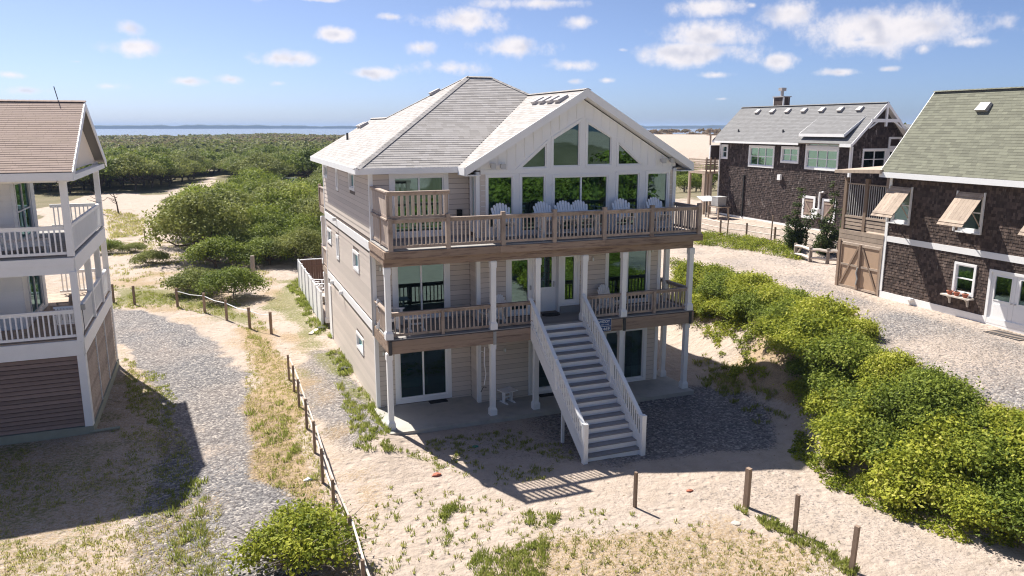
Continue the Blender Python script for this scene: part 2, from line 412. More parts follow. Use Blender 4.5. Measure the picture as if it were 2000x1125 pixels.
def opening(parent, o, plane, c, P, name='window', trim=.1, sash=.05, splits=(), hsplits=(), g='glass', m='white', depth=.05, fm='vinyl', trim_d=.035):
    """P: (u0,u1,v0,v1) of the whole unit incl. trim, or polygon; trim > frame > panes"""
    if len(P) == 4 and not hasattr(P[0], '__len__'): P = [(P[0], P[2]), (P[1], P[2]), (P[1], P[3]), (P[0], P[3])]
    mb = MB(o); Q = inset_poly(P, trim); ring(mb, plane, c, P, Q, -.02, trim_d)
    w = mb.build(name, m, parent)
    mb = MB(o); G = inset_poly(Q, sash); ring(mb, plane, c, Q, G, -depth - .04, -.005)
    us = [q[0] for q in G]; vs = [q[1] for q in G]; u0, u1, v0, v1 = min(us), max(us), min(vs), max(vs)
    for s in splits: pbox(mb, plane, c, u0 + (u1 - u0) * s - .03, u0 + (u1 - u0) * s + .03, v0, v1, -depth - .035, -.008)
    for s in hsplits: pbox(mb, plane, c, u0, u1, v0 + (v1 - v0) * s - .025, v0 + (v1 - v0) * s + .025, -depth - .03, -.012)
    mb.build('frame', fm, w)
    cells = [G]
    if len(G) == 4 and (splits or hsplits):
        ub = [u0] + [u0 + (u1 - u0) * s for s in splits] + [u1]; vb = [v0] + [v0 + (v1 - v0) * s for s in hsplits] + [v1]
        cells = [[(a, e), (b, e), (b, f), (a, f)] for a, b in zip(ub, ub[1:]) for e, f in zip(vb, vb[1:])]
    for Gc in cells:
        mb = MB(o); A = [PL(plane, c, *p, -depth) for p in Gc]; B = [PL(plane, c, *p, -depth - .006) for p in Gc]; n = len(A)
        mb.add(A, [tuple(range(n))]); mb.build('pane', g, w)
    return w

def shingle_field(parent, o, name, m, O, E, Sv, N, poly, exp=.145, wmin=.18, wmax=.40, lift=.014, ops=(), seed=1, over=1.12, butt=.0, rough=0.0, gap=.0015):
    """courses of separate shingles over a convex polygon (u,s) in frame O + E*u + Sv*s, N outward: real geometry, joined"""
    r = random.Random(seed); O = Vector(O) - Vector(o); E = Vector(E); Sv = Vector(Sv); N = Vector(N)
    smin = min(p[1] for p in poly); smax = max(p[1] for p in poly); n = len(poly)
    V = []; F = []; T = []
    s = smin; row = 0
    while s < smax - .01:
        s1 = min(s + exp, smax); mid = (s + s1) / 2; xs = []
        for i in range(n):
            a, b = poly[i], poly[(i + 1) % n]
            if (a[1] - mid) * (b[1] - mid) < 0: xs.append(a[0] + (b[0] - a[0]) * (mid - a[1]) / (b[1] - a[1]))
        if len(xs) >= 2:
            ivs = [(min(xs), max(xs))]
            for q in ops:
                if q[2] < s1 - .02 and q[3] > s + .02: ivs = sub_iv(ivs, q[0], q[1])
            for (A, B) in ivs:
                u = A - r.uniform(0, wmax * .6)
                while u < B:
                    w = r.uniform(wmin, wmax); a = max(u, A); b = min(u + w, B); u += w
                    if b - a < .015: continue
                    j = r.uniform(-butt, butt); l1 = lift * (1 + r.uniform(-rough, rough)); l0 = .003
                    k = len(V); st = s + j; se = s + exp * over
                    if se > smax: se = smax
                    g = gap
                    P = [(a + g, st, l1), (b - g, st, l1), (b - g, se, l0), (a + g, se, l0), (a + g, st, 0), (b - g, st, 0), (b - g, se, 0), (a + g, se, 0)]
                    V += [O + E * p[0] + Sv * p[1] + N * p[2] for p in P]
                    F += [(k, k + 1, k + 2, k + 3), (k + 4, k + 5, k + 1, k), (k + 4, k, k + 3, k + 7), (k + 5, k + 6, k + 2, k + 1)]
                    T += [r.random()] * 4
        s += exp; row += 1
    me = mesh_np(name, np.array([tuple(v) for v in V]), F, m, T)
    return tag(link(name, me, parent), kind='stuff')
def caps(parent, o, p, q, m, step=.21, w=.30, name='ridge_cap'):
    """overlapping cap shingles along a hip or ridge, each its own piece"""
    p = Vector(p); q = Vector(q); L = (q - p).length; d = (q - p) / L; n = int(L / step)
    key = 'cap' + m
    if key not in UNIT:
        UNIT[key] = MB().add([(-.5, 0, -.28), (0, 0, .07), (.5, 0, -.28), (-.5, 1.2, -.30), (0, 1.2, .02), (.5, 1.2, -.30), (-.5, 0, -.36), (.5, 0, -.36)], [(0, 1, 4, 3), (1, 2, 5, 4), (0, 6, 7, 2, 1)]).mesh('ridge_cap_' + m, m)
    yaw = math.atan2(-d.x, d.y); pit = math.asin(d.z)
    for i in range(n):
        a = p + d * (i * L / n)
        link(name, UNIT[key], parent, a - Vector(o) + Vector((0, 0, .025)), (w, L / n, w * .55), Euler((pit, 0, yaw), 'XYZ'))

def railing(parent, o, p, q, z0, z1, m='deck_wood', bm='baluster_wood', sp=.125, bw=.04, tw=.14, th=.045, name='railing', bot=.10, slatw=None, ends=.05):
    """p,q: (x,y) ends; z0 deck, z1 rail top: rails are the part, balusters its pieces"""
    p = Vector((*p, 0)); q = Vector((*q, 0)); L = (q - p).length; d = (q - p) / L
    mb = MB(o); mb.bar(p + Vector((0, 0, z1 - th / 2)), q + Vector((0, 0, z1 - th / 2)), tw, th)
    mb.bar(p + Vector((0, 0, z1 - th - .045)), q + Vector((0, 0, z1 - th - .045)), .04, .09)
    mb.bar(p + Vector((0, 0, z0 + bot)), q + Vector((0, 0, z0 + bot)), .045, .085)
    part = mb.build(name, m, parent)
    n = max(1, int(round((L - 2 * ends) / sp))); a = math.atan2(d.y, d.x)
    zb, zt = z0 + bot + .04, z1 - th - .085
    for i in range(n):
        c = p + d * (ends + (L - 2 * ends) * (i + .5) / n)
        link('baluster', unit_box(bm), part, (c.x - o[0], c.y - o[1], (zb + zt) / 2 - o[2]), (slatw or bw, bw if not slatw else .025, zt - zb), (0, 0, a))
    return part
# ------------------------------------------------------------------ terrain
def sstep(x, a, b):
    t = np.clip((x - a) / (b - a), 0, 1); return t * t * (3 - 2 * t)
def vnoise(x, y, s, seed=0):
    """smooth value noise, 0..1"""
    x = np.asarray(x, float) / s; y = np.asarray(y, float) / s
    xi = np.floor(x).astype(np.int64); yi = np.floor(y).astype(np.int64); fx = x - xi; fy = y - yi
    fx = fx * fx * (3 - 2 * fx); fy = fy * fy * (3 - 2 * fy)
    def h(a, b):
        n = (a * 374761393 + b * 668265263 + seed * 974634777) & 0xffffffff
        n = ((n ^ (n >> 13)) * 1274126177) & 0xffffffff
        return ((n ^ (n >> 16)) & 0xffff) / 65535.0
    return (h(xi, yi) * (1 - fx) + h(xi + 1, yi) * fx) * (1 - fy) + (h(xi, yi + 1) * (1 - fx) + h(xi + 1, yi + 1) * fx) * fy
def sdf_poly(x, y, P):
    """signed distance, positive inside"""
    x = np.asarray(x, float); y = np.asarray(y, float); d = np.full(x.shape, 1e18); ins = np.zeros(x.shape, bool); n = len(P)
    for i in range(n):
        ax, ay = P[i]; bx, by = P[(i + 1) % n]
        ex, ey = bx - ax, by - ay; wx, wy = x - ax, y - ay
        t = np.clip((wx * ex + wy * ey) / (ex * ex + ey * ey + 1e-12), 0, 1)
        d = np.minimum(d, (wx - ex * t) ** 2 + (wy - ey * t) ** 2)
        c = ((ay <= y) & (by > y)) | ((by <= y) & (ay > y))
        with np.errstate(divide='ignore', invalid='ignore'):
            xc = ax + (y - ay) / (by - ay if by != ay else 1e-9) * ex
        ins ^= c & (x < xc)
    return np.where(ins, 1, -1) * np.sqrt(d)
def path_d(x, y, P):
    d = np.full(np.shape(x), 1e18)
    for (ax, ay), (bx, by) in zip(P, P[1:]):
        ex, ey = bx - ax, by - ay; t = np.clip(((x - ax) * ex + (y - ay) * ey) / (ex * ex + ey * ey), 0, 1)
        d = np.minimum(d, (x - ax - ex * t) ** 2 + (y - ay - ey * t) ** 2)
    return np.sqrt(d)
TOE_Y = [-40, 5, 11.7, 13.6, 15.7, 18.6, 24, 28, 34, 45, 60]
TOE_X = [19.5, 18.6, 17.6, 16.6, 16.3, 17.1, 17.8, 19.6, 20.6, 21.0, 22.0]
def height(x, y):
    x = np.asarray(x, float); y = np.asarray(y, float)
    far = sstep(np.hypot(x, y), 55, 140)
    h = -0.16 + .10 * (vnoise(x, y, 3.1, 1) - .5) + .05 * (vnoise(x, y, 1.1, 2) - .5)
    # raised lot on the right, with its bank
    toe = np.interp(y, TOE_Y, TOE_X)
    up = sstep(x + 1.0 * (vnoise(x, y, 2.5, 3) - .5), toe, toe + 4.3)
    lot = 2.62 + .65 * sstep(x, 30, 38) * sstep(y, 28, 38) + .08 * (vnoise(x, y, 4, 4) - .5)
    lot = lot * (1 - sstep(y, 62, 110)) * (1 - sstep(x, 90, 160))
    h = h + up * lot
    # big open sand dune far behind, right
    rr = np.hypot(x, y); az = np.degrees(np.arctan2(x, y))
    dune = sstep(rr, 105, 150) * (1 - sstep(rr, 420, 520)) * sstep(az, 27, 31) * (1 - sstep(az, 44, 60))
    h = h + 6.1 * dune + far * 1.2 * (vnoise(x, y, 60, 5) - .5) * (1 - dune)
    # frontal dune on the ocean side, behind the viewpoint
    fd = sstep(-y + 5 * (vnoise(x, y, 14, 6) - .5), 9, 30)
    h = h + fd * (5.9 + 1.6 * (vnoise(x, y, 16, 7) - .5) + .9 * (vnoise(x, y, 5, 8) - .5))
    # small berm left of the patio, mound by the fence bush
    h = h + .42 * np.exp(-((x - 4.3) ** 2 / .9 + (y - 23.2) ** 2 / 5)) + .12 * np.exp(-((x - 3.8) ** 2 / .8 + (y - 30) ** 2 / 30))
    # keep it flat and low under the buildings
    pad = sstep(x, 4.7, 5.1) * (1 - sstep(x, 16.6, 17.3)) * sstep(y, 23.5, 24.2) * (1 - sstep(y, 38.5, 39.5))
    h = h * (1 - pad) + -0.14 * pad
    return h
def Hs(x, y): return float(height(np.array([x]), np.array([y]))[0])

def gp(L, z=-.15): return [gpt(a, b, z) for a, b in L]
DRIVE_L = gp([(455, 1300), (440, 1125), (432, 980), (425, 880), (412, 790), (385, 720), (335, 672), (270, 640), (215, 620), (150, 612)])
GRAVEL_F = gp([(1235, 800), (1330, 770), (1420, 770), (1500, 800), (1530, 850), (1480, 905), (1330, 960), (1420, 1010), (1520, 1000), (1640, 1070), (1760, 1125), (1900, 1125), (1760, 1010), (1640, 960), (1540, 900), (1400, 880), (1180, 900)])
GRAVEL_F0 = gp([(800, 860), (1100, 800), (1240, 775), (1345, 755), (1440, 775), (1520, 815), (1500, 880), (1290, 905), (1000, 900), (860, 905)])
DRIVE_R = gp([(1308, 478), (1420, 478), (1560, 500), (1640, 545), (1720, 585), (1930, 640), (2000, 660), (2300, 760), (2300, 900), (1900, 780), (1700, 700), (1500, 610), (1400, 560), (1340, 525)], 2.5)
GRAV_R = gp([(1480, 560), (1640, 560), (1720, 582), (1930, 640), (2300, 740), (2300, 900), (1900, 775), (1700, 690), (1500, 605)], 2.5)
STRAW = gp([(470, 640), (520, 640), (560, 690), (600, 840), (630, 930), (640, 990), (560, 985), (500, 940), (480, 860), (490, 740)])
GREEN_SIDE = gp([(545, 545), (590, 545), (640, 660), (715, 760), (750, 830), (640, 740), (560, 640), (500, 600), (540, 570)])
SAND_ROAD = gp([(60, 420), (200, 378), (300, 386), (360, 372), (412, 345), (425, 352), (405, 375), (352, 398), (368, 420), (345, 445), (380, 500), (430, 520), (200, 520), (100, 470)], 0)
LAWN_UP = gp([(215, 560), (340, 565), (450, 590), (530, 640), (500, 660), (420, 610), (330, 597), (216, 600)])
LEFT_YARD = gp([(-300, 1000), (-100, 850), (180, 760), (235, 720), (330, 760), (345, 850), (330, 960), (200, 1060), (-300, 1300)])
FRONT_DRY = gp([(1200, 1020), (1420, 1010), (1560, 1060), (1640, 1125), (1600, 1300), (1000, 1300), (980, 1080), (1080, 1040)])
FRONT_DRY2 = gp([(250, 1010), (420, 960), (420, 1300), (0, 1300), (0, 1080)])

def build_ground():
    def axis(a, b, lo, hi, st):
        m = list(np.arange(a, b, st)); s = st; r = []
        x = m[-1]
        while x < hi: s *= 1.062; x += s; r.append(x)
        s = st; l = []; x = a
        while x > lo: s *= 1.062; x -= s; l.append(x)
        return np.array(l[::-1] + m + r)
    xs = axis(-10, 27, -3200, 3200, .2); ys = axis(11, 46, -260, 1015, .2)
    X, Y = np.meshgrid(xs, ys); Z = height(X, Y)
    Z = Z - 3 * sstep(Y + 60 * (vnoise(X, Y, 90, 9) - .5), 960, 1010)
    nx, ny = len(xs), len(ys)
    V = np.stack([X, Y, Z], -1).reshape(-1, 3)
    i = np.arange(ny - 1)[:, None] * nx + np.arange(nx - 1)[None, :]
    F = np.stack([i, i + 1, i + nx + 1, i + nx], -1).reshape(-1, 4)
    x, y = V[:, 0], V[:, 1]
    wob = lambda s, a, k: a * (vnoise(x, y, s, k) - .5)
    soft = lambda sd, w=.5: sstep(sd, -w, w)
    rr = np.hypot(x, y)
    dl = path_d(x, y, DRIVE_L) + wob(1.5, .9, 21) + wob(.5, .5, 28)
    gl = 1 - sstep(dl, 1.35, 2.4)
    gravel = gl * (1 - .25 * np.exp(-(dl / .38) ** 2)) * (.86 + .55 * (vnoise(x, y, .9, 22) - .4) + .5 * (vnoise(x, y, 2.8, 29) - .5))
    gravel = np.maximum(gravel, soft(sdf_poly(x, y, GRAVEL_F0) + wob(1.2, .9, 23), .5) * .85 * (.35 + .65 * sstep(x, 9, 12)))
    gravel = np.maximum(gravel, soft(sdf_poly(x, y, GRAVEL_F) + wob(1.2, 1.0, 24), .7) * .32)
    gravel = np.maximum(gravel, soft(sdf_poly(x, y, GRAV_R) + wob(2, 1.5, 25), .9) * (.50 + .3 * (vnoise(x, y, 1.6, 35) - .5)))
    gravel = np.maximum(gravel, soft(sdf_poly(x, y, DRIVE_R), .9) * (.34 + .3 * (vnoise(x, y, 1.8, 36) - .5)))
    gravel = np.maximum(gravel, (1 - sstep(np.hypot((x - 4.0) / 1.3, (y - 29) / 7.5) + wob(1, .5, 27), .7, 1.1)) * .6)
    green = np.maximum.reduce([soft(sdf_poly(x, y, GREEN_SIDE) + wob(1.1, 1.2, 30), .8) * .75, soft(sdf_poly(x, y, LAWN_UP) + wob(1.5, 1.2, 31), .9) * .8, soft(sdf_poly(x, y, LEFT_YARD) + wob(1.4, 2, 32), 1) * .55 * (vnoise(x, y, 1.3, 33) + .2)])
    straw = np.maximum.reduce([soft(sdf_poly(x, y, STRAW) + wob(1.2, 1, 40), .8), soft(sdf_poly(x, y, FRONT_DRY) + wob(1.5, 2, 41), 1.2) * .62, soft(sdf_poly(x, y, FRONT_DRY2) + wob(1.5, 2, 42), 1.2) * .5, soft(sdf_poly(x, y, LEFT_YARD) + wob(1.5, 2, 43), 1.2) * .55])
    near = (1 - sstep(x, 3.2, 5.2)) * (y < 60) * (y > 5)
    straw = np.maximum(straw, near * (1 - .95 * gl) * (.40 + .6 * (vnoise(x, y, 1.9, 44) - .45) + .3 * (vnoise(x, y, .6, 45) - .5)))
    green = np.maximum(green, near * sstep(vnoise(x, y, 1.4, 46), .52, .85) * .55 * (1 - gl))
    straw = np.maximum(straw, (1 - sstep(np.abs(dl - 2.9), .2, 1.0)) * .35)
    # behind the houses: scrub floor except on the sand road and the dune
    road = soft(sdf_poly(x, y, SAND_ROAD) + wob(5, 4, 50), 1.5)
    az = np.degrees(np.arctan2(x, y))
    dune = sstep(rr, 100, 150) * (1 - sstep(rr, 430, 500)) * sstep(az, 27, 30)
    scrub = sstep(rr, 64, 90) * (1 - road) * (1 - dune) * (y > 20)
    scrub = np.maximum(scrub, soft(sdf_poly(x, y, gp([(205, 395), (300, 425), (285, 460), (215, 480)], 0)) + wob(3, 3, 51), 1.5) * .45)
    scrub = np.maximum(scrub, sstep(x, 40, 60) * sstep(y, 20, 60) * (1 - dune) * .8)
    fr = sstep(-y, 6, 16)
    scrub = np.maximum(scrub, fr * sstep(vnoise(x, y, 9, 60), .30, .62) * (1 - sstep(-y, 30, 38) * .55) * .8)
    toe = np.interp(y, TOE_Y, TOE_X)
    hedge = sstep(x, toe - .5, toe + .6) * (1 - sstep(x, toe + 3.4, toe + 4.6)) * (y > 4) * (y < 36) * sstep(vnoise(x, y, 2.2, 61), .15, .4)
    straw = np.maximum(straw, hedge * .8 * (1 - sstep(y, 24, 28)))
    obj_of = np.zeros(len(F), int)
    cx, cy = x[F].mean(1), y[F].mean(1)
    obj_of[(path_d(cx, cy, DRIVE_L) < 1.7)] = 1
    obj_of[(sdf_poly(cx, cy, DRIVE_R) > 0)] = 2
    obj_of[(sdf_poly(cx, cy, SAND_ROAD) > 0) & (np.hypot(cx, cy) > 50)] = 3
    m = ground_mat()
    for k, (nm, lb, ct) in enumerate([('ground', 'pale sandy ground with weeds', 'ground'), ('gravel_drive', 'grey gravel drive curving past the white porch house', 'drive'), ('driveway', 'wide sand and gravel driveway in front of the brown shingled barn', 'driveway'), ('sand_road', 'bare pale sand road winding into the scrub', 'road')]):
        f = F[obj_of == k]; us, inv = np.unique(f, return_inverse=True)
        me = mesh_np(nm, V[us], inv.reshape(-1, 4), m, smooth=True)
        for an, arr in (('gravel', gravel), ('green', green), ('straw', straw), ('scrub', scrub)):
            a = me.attributes.new(an, 'FLOAT', 'POINT'); a.data.foreach_set('value', np.clip(arr[us], 0, 1).astype(np.float32))
        tag(link(nm, me), lb, ct, kind='structure')

def ground_mat():
    m, t = new_mat('ground')
    pos = t.add('ShaderNodeNewGeometry').outputs['Position']
    at = lambda n: t.add('ShaderNodeAttribute', attribute_name=n).outputs['Fac']
    big = t.noise(pos, .25, 3); mid = t.noise(pos, 1.7, 5, .65); fine = t.noise(pos, 14, 5, .7); vfine = t.noise(pos, 55, 3, .7)
    sand = t.mix(t.ramp(mid, .35, .7), (.475, .40, .345), (.40, .335, .28))
    sand = t.mix(t.math('MULTIPLY', t.ramp(fine, .58, .76), .6), sand, (.27, .21, .155))
    sand = t.mix(t.ramp(vfine, .62, .70), sand, (.22, .17, .13))
    vo = t.add('ShaderNodeTexVoronoi', ins={'Scale': 15.0}); t.l.new(pos, vo.inputs['Vector'])
    vsep = t.add('ShaderNodeSeparateColor'); t.l.new(vo.outputs['Color'], vsep.inputs[0])
    peb = t.cramp(vsep.outputs[0], [(0, (.055, .060, .074)), (.45, (.145, .15, .165)), (.8, (.25, .245, .245)), (1, (.46, .43, .40))])
    sp = t.add('ShaderNodeTexVoronoi', ins={'Scale': 4.5}); t.l.new(pos, sp.inputs['Vector'])
    ssep = t.add('ShaderNodeSeparateColor'); t.l.new(sp.outputs['Color'], ssep.inputs[0])
    dots = t.math('MULTIPLY', t.math('LESS_THAN', sp.outputs['Distance'], t.math('MULTIPLY', ssep.outputs[1], .17)), t.math('GREATER_THAN', ssep.outputs[0], .45))
    sand = t.mix(t.math('MULTIPLY', dots, .75), sand, t.mix(ssep.outputs[2], (.12, .085, .06), (.22, .19, .09)))
    def mask(att, n, k=1.0, lo=.42, hi=.62):
        v = t.math('ADD', at(att), t.math('MULTIPLY', t.math('SUBTRACT', n, .5), k)); return t.ramp(v, lo, hi)
    gr = mask('gravel', fine, 1.5, .28, .62)
    c = t.mix(t.math('MULTIPLY', gr, .88), sand, peb)
    st = mask('straw', fine, 1.5, .35, .75)
    fibre = t.noise(t.vmath('MULTIPLY', pos, (1, .45, 1)).outputs[0], 34, 3, .7)
    strawc = t.mix(t.ramp(fibre, .4, .62), (.42, .30, .16), (.21, .145, .08))
    c = t.mix(t.math('MULTIPLY', st, .78), c, strawc)
    gn = mask('green', t.noise(pos, 9, 5, .7), 1.6, .42, .75)
    greenc = t.mix(t.ramp(fibre, .35, .65), (.20, .20, .06), (.09, .115, .028))
    c = t.mix(t.math('MULTIPLY', gn, .85), c, greenc)
    sc = mask('scrub', t.noise(pos, .6, 5, .6), 1.1, .40, .66)
    scc = t.mix(mid, (.17, .145, .085), (.10, .105, .045))
    c = t.mix(t.math('MULTIPLY', sc, .9), c, scc)
    c = t.mix(t.math('MULTIPLY', t.ramp(big, .3, .7), .18), c, (.46, .36, .28))
    hgt = t.math('ADD', t.math('ADD', t.math('MULTIPLY', fine, .8), t.math('ADD', t.math('MULTIPLY', mid, 1.2), t.math('MULTIPLY', t.noise(pos, 4.5, 2, .5), 1.6))), t.math('ADD', t.math('MULTIPLY', vfine, .25), t.math('MULTIPLY', t.math('MULTIPLY', vo.outputs['Distance'], gr), -.7)))
    fp = t.add('ShaderNodeTexVoronoi', feature='SMOOTH_F1', ins={'Scale': 2.3}); t.l.new(pos, fp.inputs['Vector'])
    hgt = t.math('ADD', hgt, t.math('MULTIPLY', t.ramp(fp.outputs['Distance'], .05, .30), .9))
    bn = t.add('ShaderNodeBump', ins={'Strength': .75, 'Distance': .08, 'Height': hgt})
    b = t.add('ShaderNodeBsdfPrincipled', ins={'Base Color': c, 'Roughness': .95, 'Specular IOR Level': .1}); t.l.new(bn.outputs[0], b.inputs['Normal'])
    o = t.add('ShaderNodeOutputMaterial'); t.l.new(b.outputs[0], o.inputs[0])
    return m
build_ground()

def build_water():
    m, t = new_mat('water')
    pos = t.add('ShaderNodeNewGeometry').outputs['Position']
    n = t.noise(t.vmath('MULTIPLY', pos, (.02, .25, 1)).outputs[0], 1, 4, .6)
    bn = t.add('ShaderNodeBump', ins={'Strength': .25, 'Distance': 1.0, 'Height': n})
    b = t.add('ShaderNodeBsdfPrincipled', ins={'Base Color': (.16, .18, .20, 1), 'Roughness': .22, 'IOR': 1.33}); t.l.new(bn.outputs[0], b.inputs['Normal'])
    o = t.add('ShaderNodeOutputMaterial'); t.l.new(b.outputs[0], o.inputs[0])
    V = [(-9000, 880, -1.2), (9000, 880, -1.2), (9000, 9000, -1.2), (-9000, 9000, -1.2)]
    tag(link('water', mesh_np('water', V, [(0, 1, 2, 3)], m)), 'calm grey blue sound beyond the scrub', 'water', kind='structure')
    # low wooded far shore across the sound
    mat('far_trees', (.060, .075, .040), .95, nv=.4, ns=.01)
    az = np.radians(np.linspace(-35, 75, 500)); k = np.arange(500)
    top = 5 + 11 * vnoise(k, k * 0, 22, 71) + 5 * vnoise(k, k * 0, 5, 72) + 5 * vnoise(k, k * 0, 1.6, 73)
    V = []; F = []
    for i in range(500):
        r0 = 3900 + 500 * float(vnoise(np.array([i]), np.array([0]), 60, 74)[0])
        for (r, z) in ((r0, -2), (r0 + 6, top[i] * .8), (r0 + 40, top[i]), (r0 + 500, top[i] * .9), (r0 + 520, -2)):
            V.append((r * math.sin(az[i]), r * math.cos(az[i]), z))
    for i in range(499):
        for j in range(4): F.append((i * 5 + j, (i + 1) * 5 + j, (i + 1) * 5 + j + 1, i * 5 + j + 1))
    tag(link('far_shore', mesh_np('far_shore', V, F, 'far_trees', smooth=False)), 'hazy blue wooded far shore on the horizon', 'shore', kind='structure')
build_water()

def build_haze():
    m, t = new_mat('haze')
    v = t.add('ShaderNodeVolumePrincipled', ins={'Color': (.50, .68, 1.0, 1), 'Density': .00017, 'Anisotropy': .0})
    o = t.add('ShaderNodeOutputMaterial'); t.l.new(v.outputs[0], o.inputs['Volume'])
    b = MB(); b.box(-9800, 9800, -330, 9600, -6, 34); b.build('haze', 'haze', kind='stuff', label='thin sea haze over the scrub and the sound', cat='haze')
build_haze()
# ------------------------------------------------------------------ the tan beach house
def ony(px, py, Y):
    d = px_dir(px, py); t = Y / d.y; return (d.x * t, CAMZ + d.z * t)
def onx(px, py, X):
    d = px_dir(px, py); t = X / d.x; return (d.y * t, CAMZ + d.z * t)
def ux(px, Y, py=560): return ony(px, py, Y)[0]
XL, XJ, XRL, XRU = 5.12, 8.70, 16.25, 16.78
YF, YJ, YBK = 26.55, 25.72, 37.9
Z1, Z2, ZE, SL = 3.15, 6.14, 8.62, .585
def make_chair(name, loc, rz, label, group, tall=0.0, m='vinyl'):
    """slatted fan-back deck chair facing local -Y"""
    t = thing(name, loc, label, 'chair', group, rz); h = tall
    for i in range(5):
        y = -.26 + i * .115; z = .40 + h - i * .03
        MB().hexa([(-.27, y - .05, z - .02), (.27, y - .05, z - .02), (.27, y + .05, z - .045), (-.27, y + .05, z - .045)], [(-.27, y - .05, z), (.27, y - .05, z), (.27, y + .05, z - .025), (-.27, y + .05, z - .025)]).build('seat_slat', m, t)
    for i in range(7):
        x0 = (i - 3) * .082; x1 = (i - 3) * .105; top = .98 + h - .032 * (i - 3) ** 2 * .55
        b = .26 + h; w0, w1 = .033, .046
        yb, yt = .24, .24 + (top - b) * .36
        s = MB(); P = [(x0 - w0, b), (x0 + w0, b), (x1 + w1, top - .04), (x1 + w1 * .5, top), (x1 - w1 * .5, top), (x1 - w1, top - .04)]
        Y = lambda z: yb + (z - b) * .36
        V = [(x, Y(z), z) for x, z in P] + [(x, Y(z) + .022, z) for x, z in P]; n = 6
        s.add(V, [tuple(range(n)), tuple(range(n, 2 * n))[::-1]] + [(k, n + k, n + (k + 1) % n, (k + 1) % n) for k in range(n)]).build('back_slat', m, t)
    for sx in (-1, 1):
        MB().box(sx * .35 - .065, sx * .35 + .065, -.36, .36, .575 + h, .60 + h).build('arm', m, t)
        MB().box(sx * .30 - .02, sx * .30 + .02, -.30, -.19, 0, .575 + h).build('leg', m, t)
        MB().hexa([(sx * .285 - .018, .42, 0), (sx * .285 + .018, .42, 0), (sx * .285 + .018, .54, 0), (sx * .285 - .018, .54, 0)], [(sx * .285 - .018, .18, .575 + h), (sx * .285 + .018, .18, .575 + h), (sx * .285 + .018, .28, .575 + h), (sx * .285 - .018, .28, .575 + h)]).build('leg', m, t)
        MB().bar((sx * .26, -.30, .36 + h), (sx * .26, .46, .14 + h * .75), .03, .11).build('side_rail', m, t)
    MB().bar((-.3, .40, .62 + h), (.3, .40, .62 + h), .03, .07).build('back_brace', m, t)
    if tall: MB().box(-.29, .29, -.30, -.27, .16, .21).build('foot_rest', m, t)
    return t

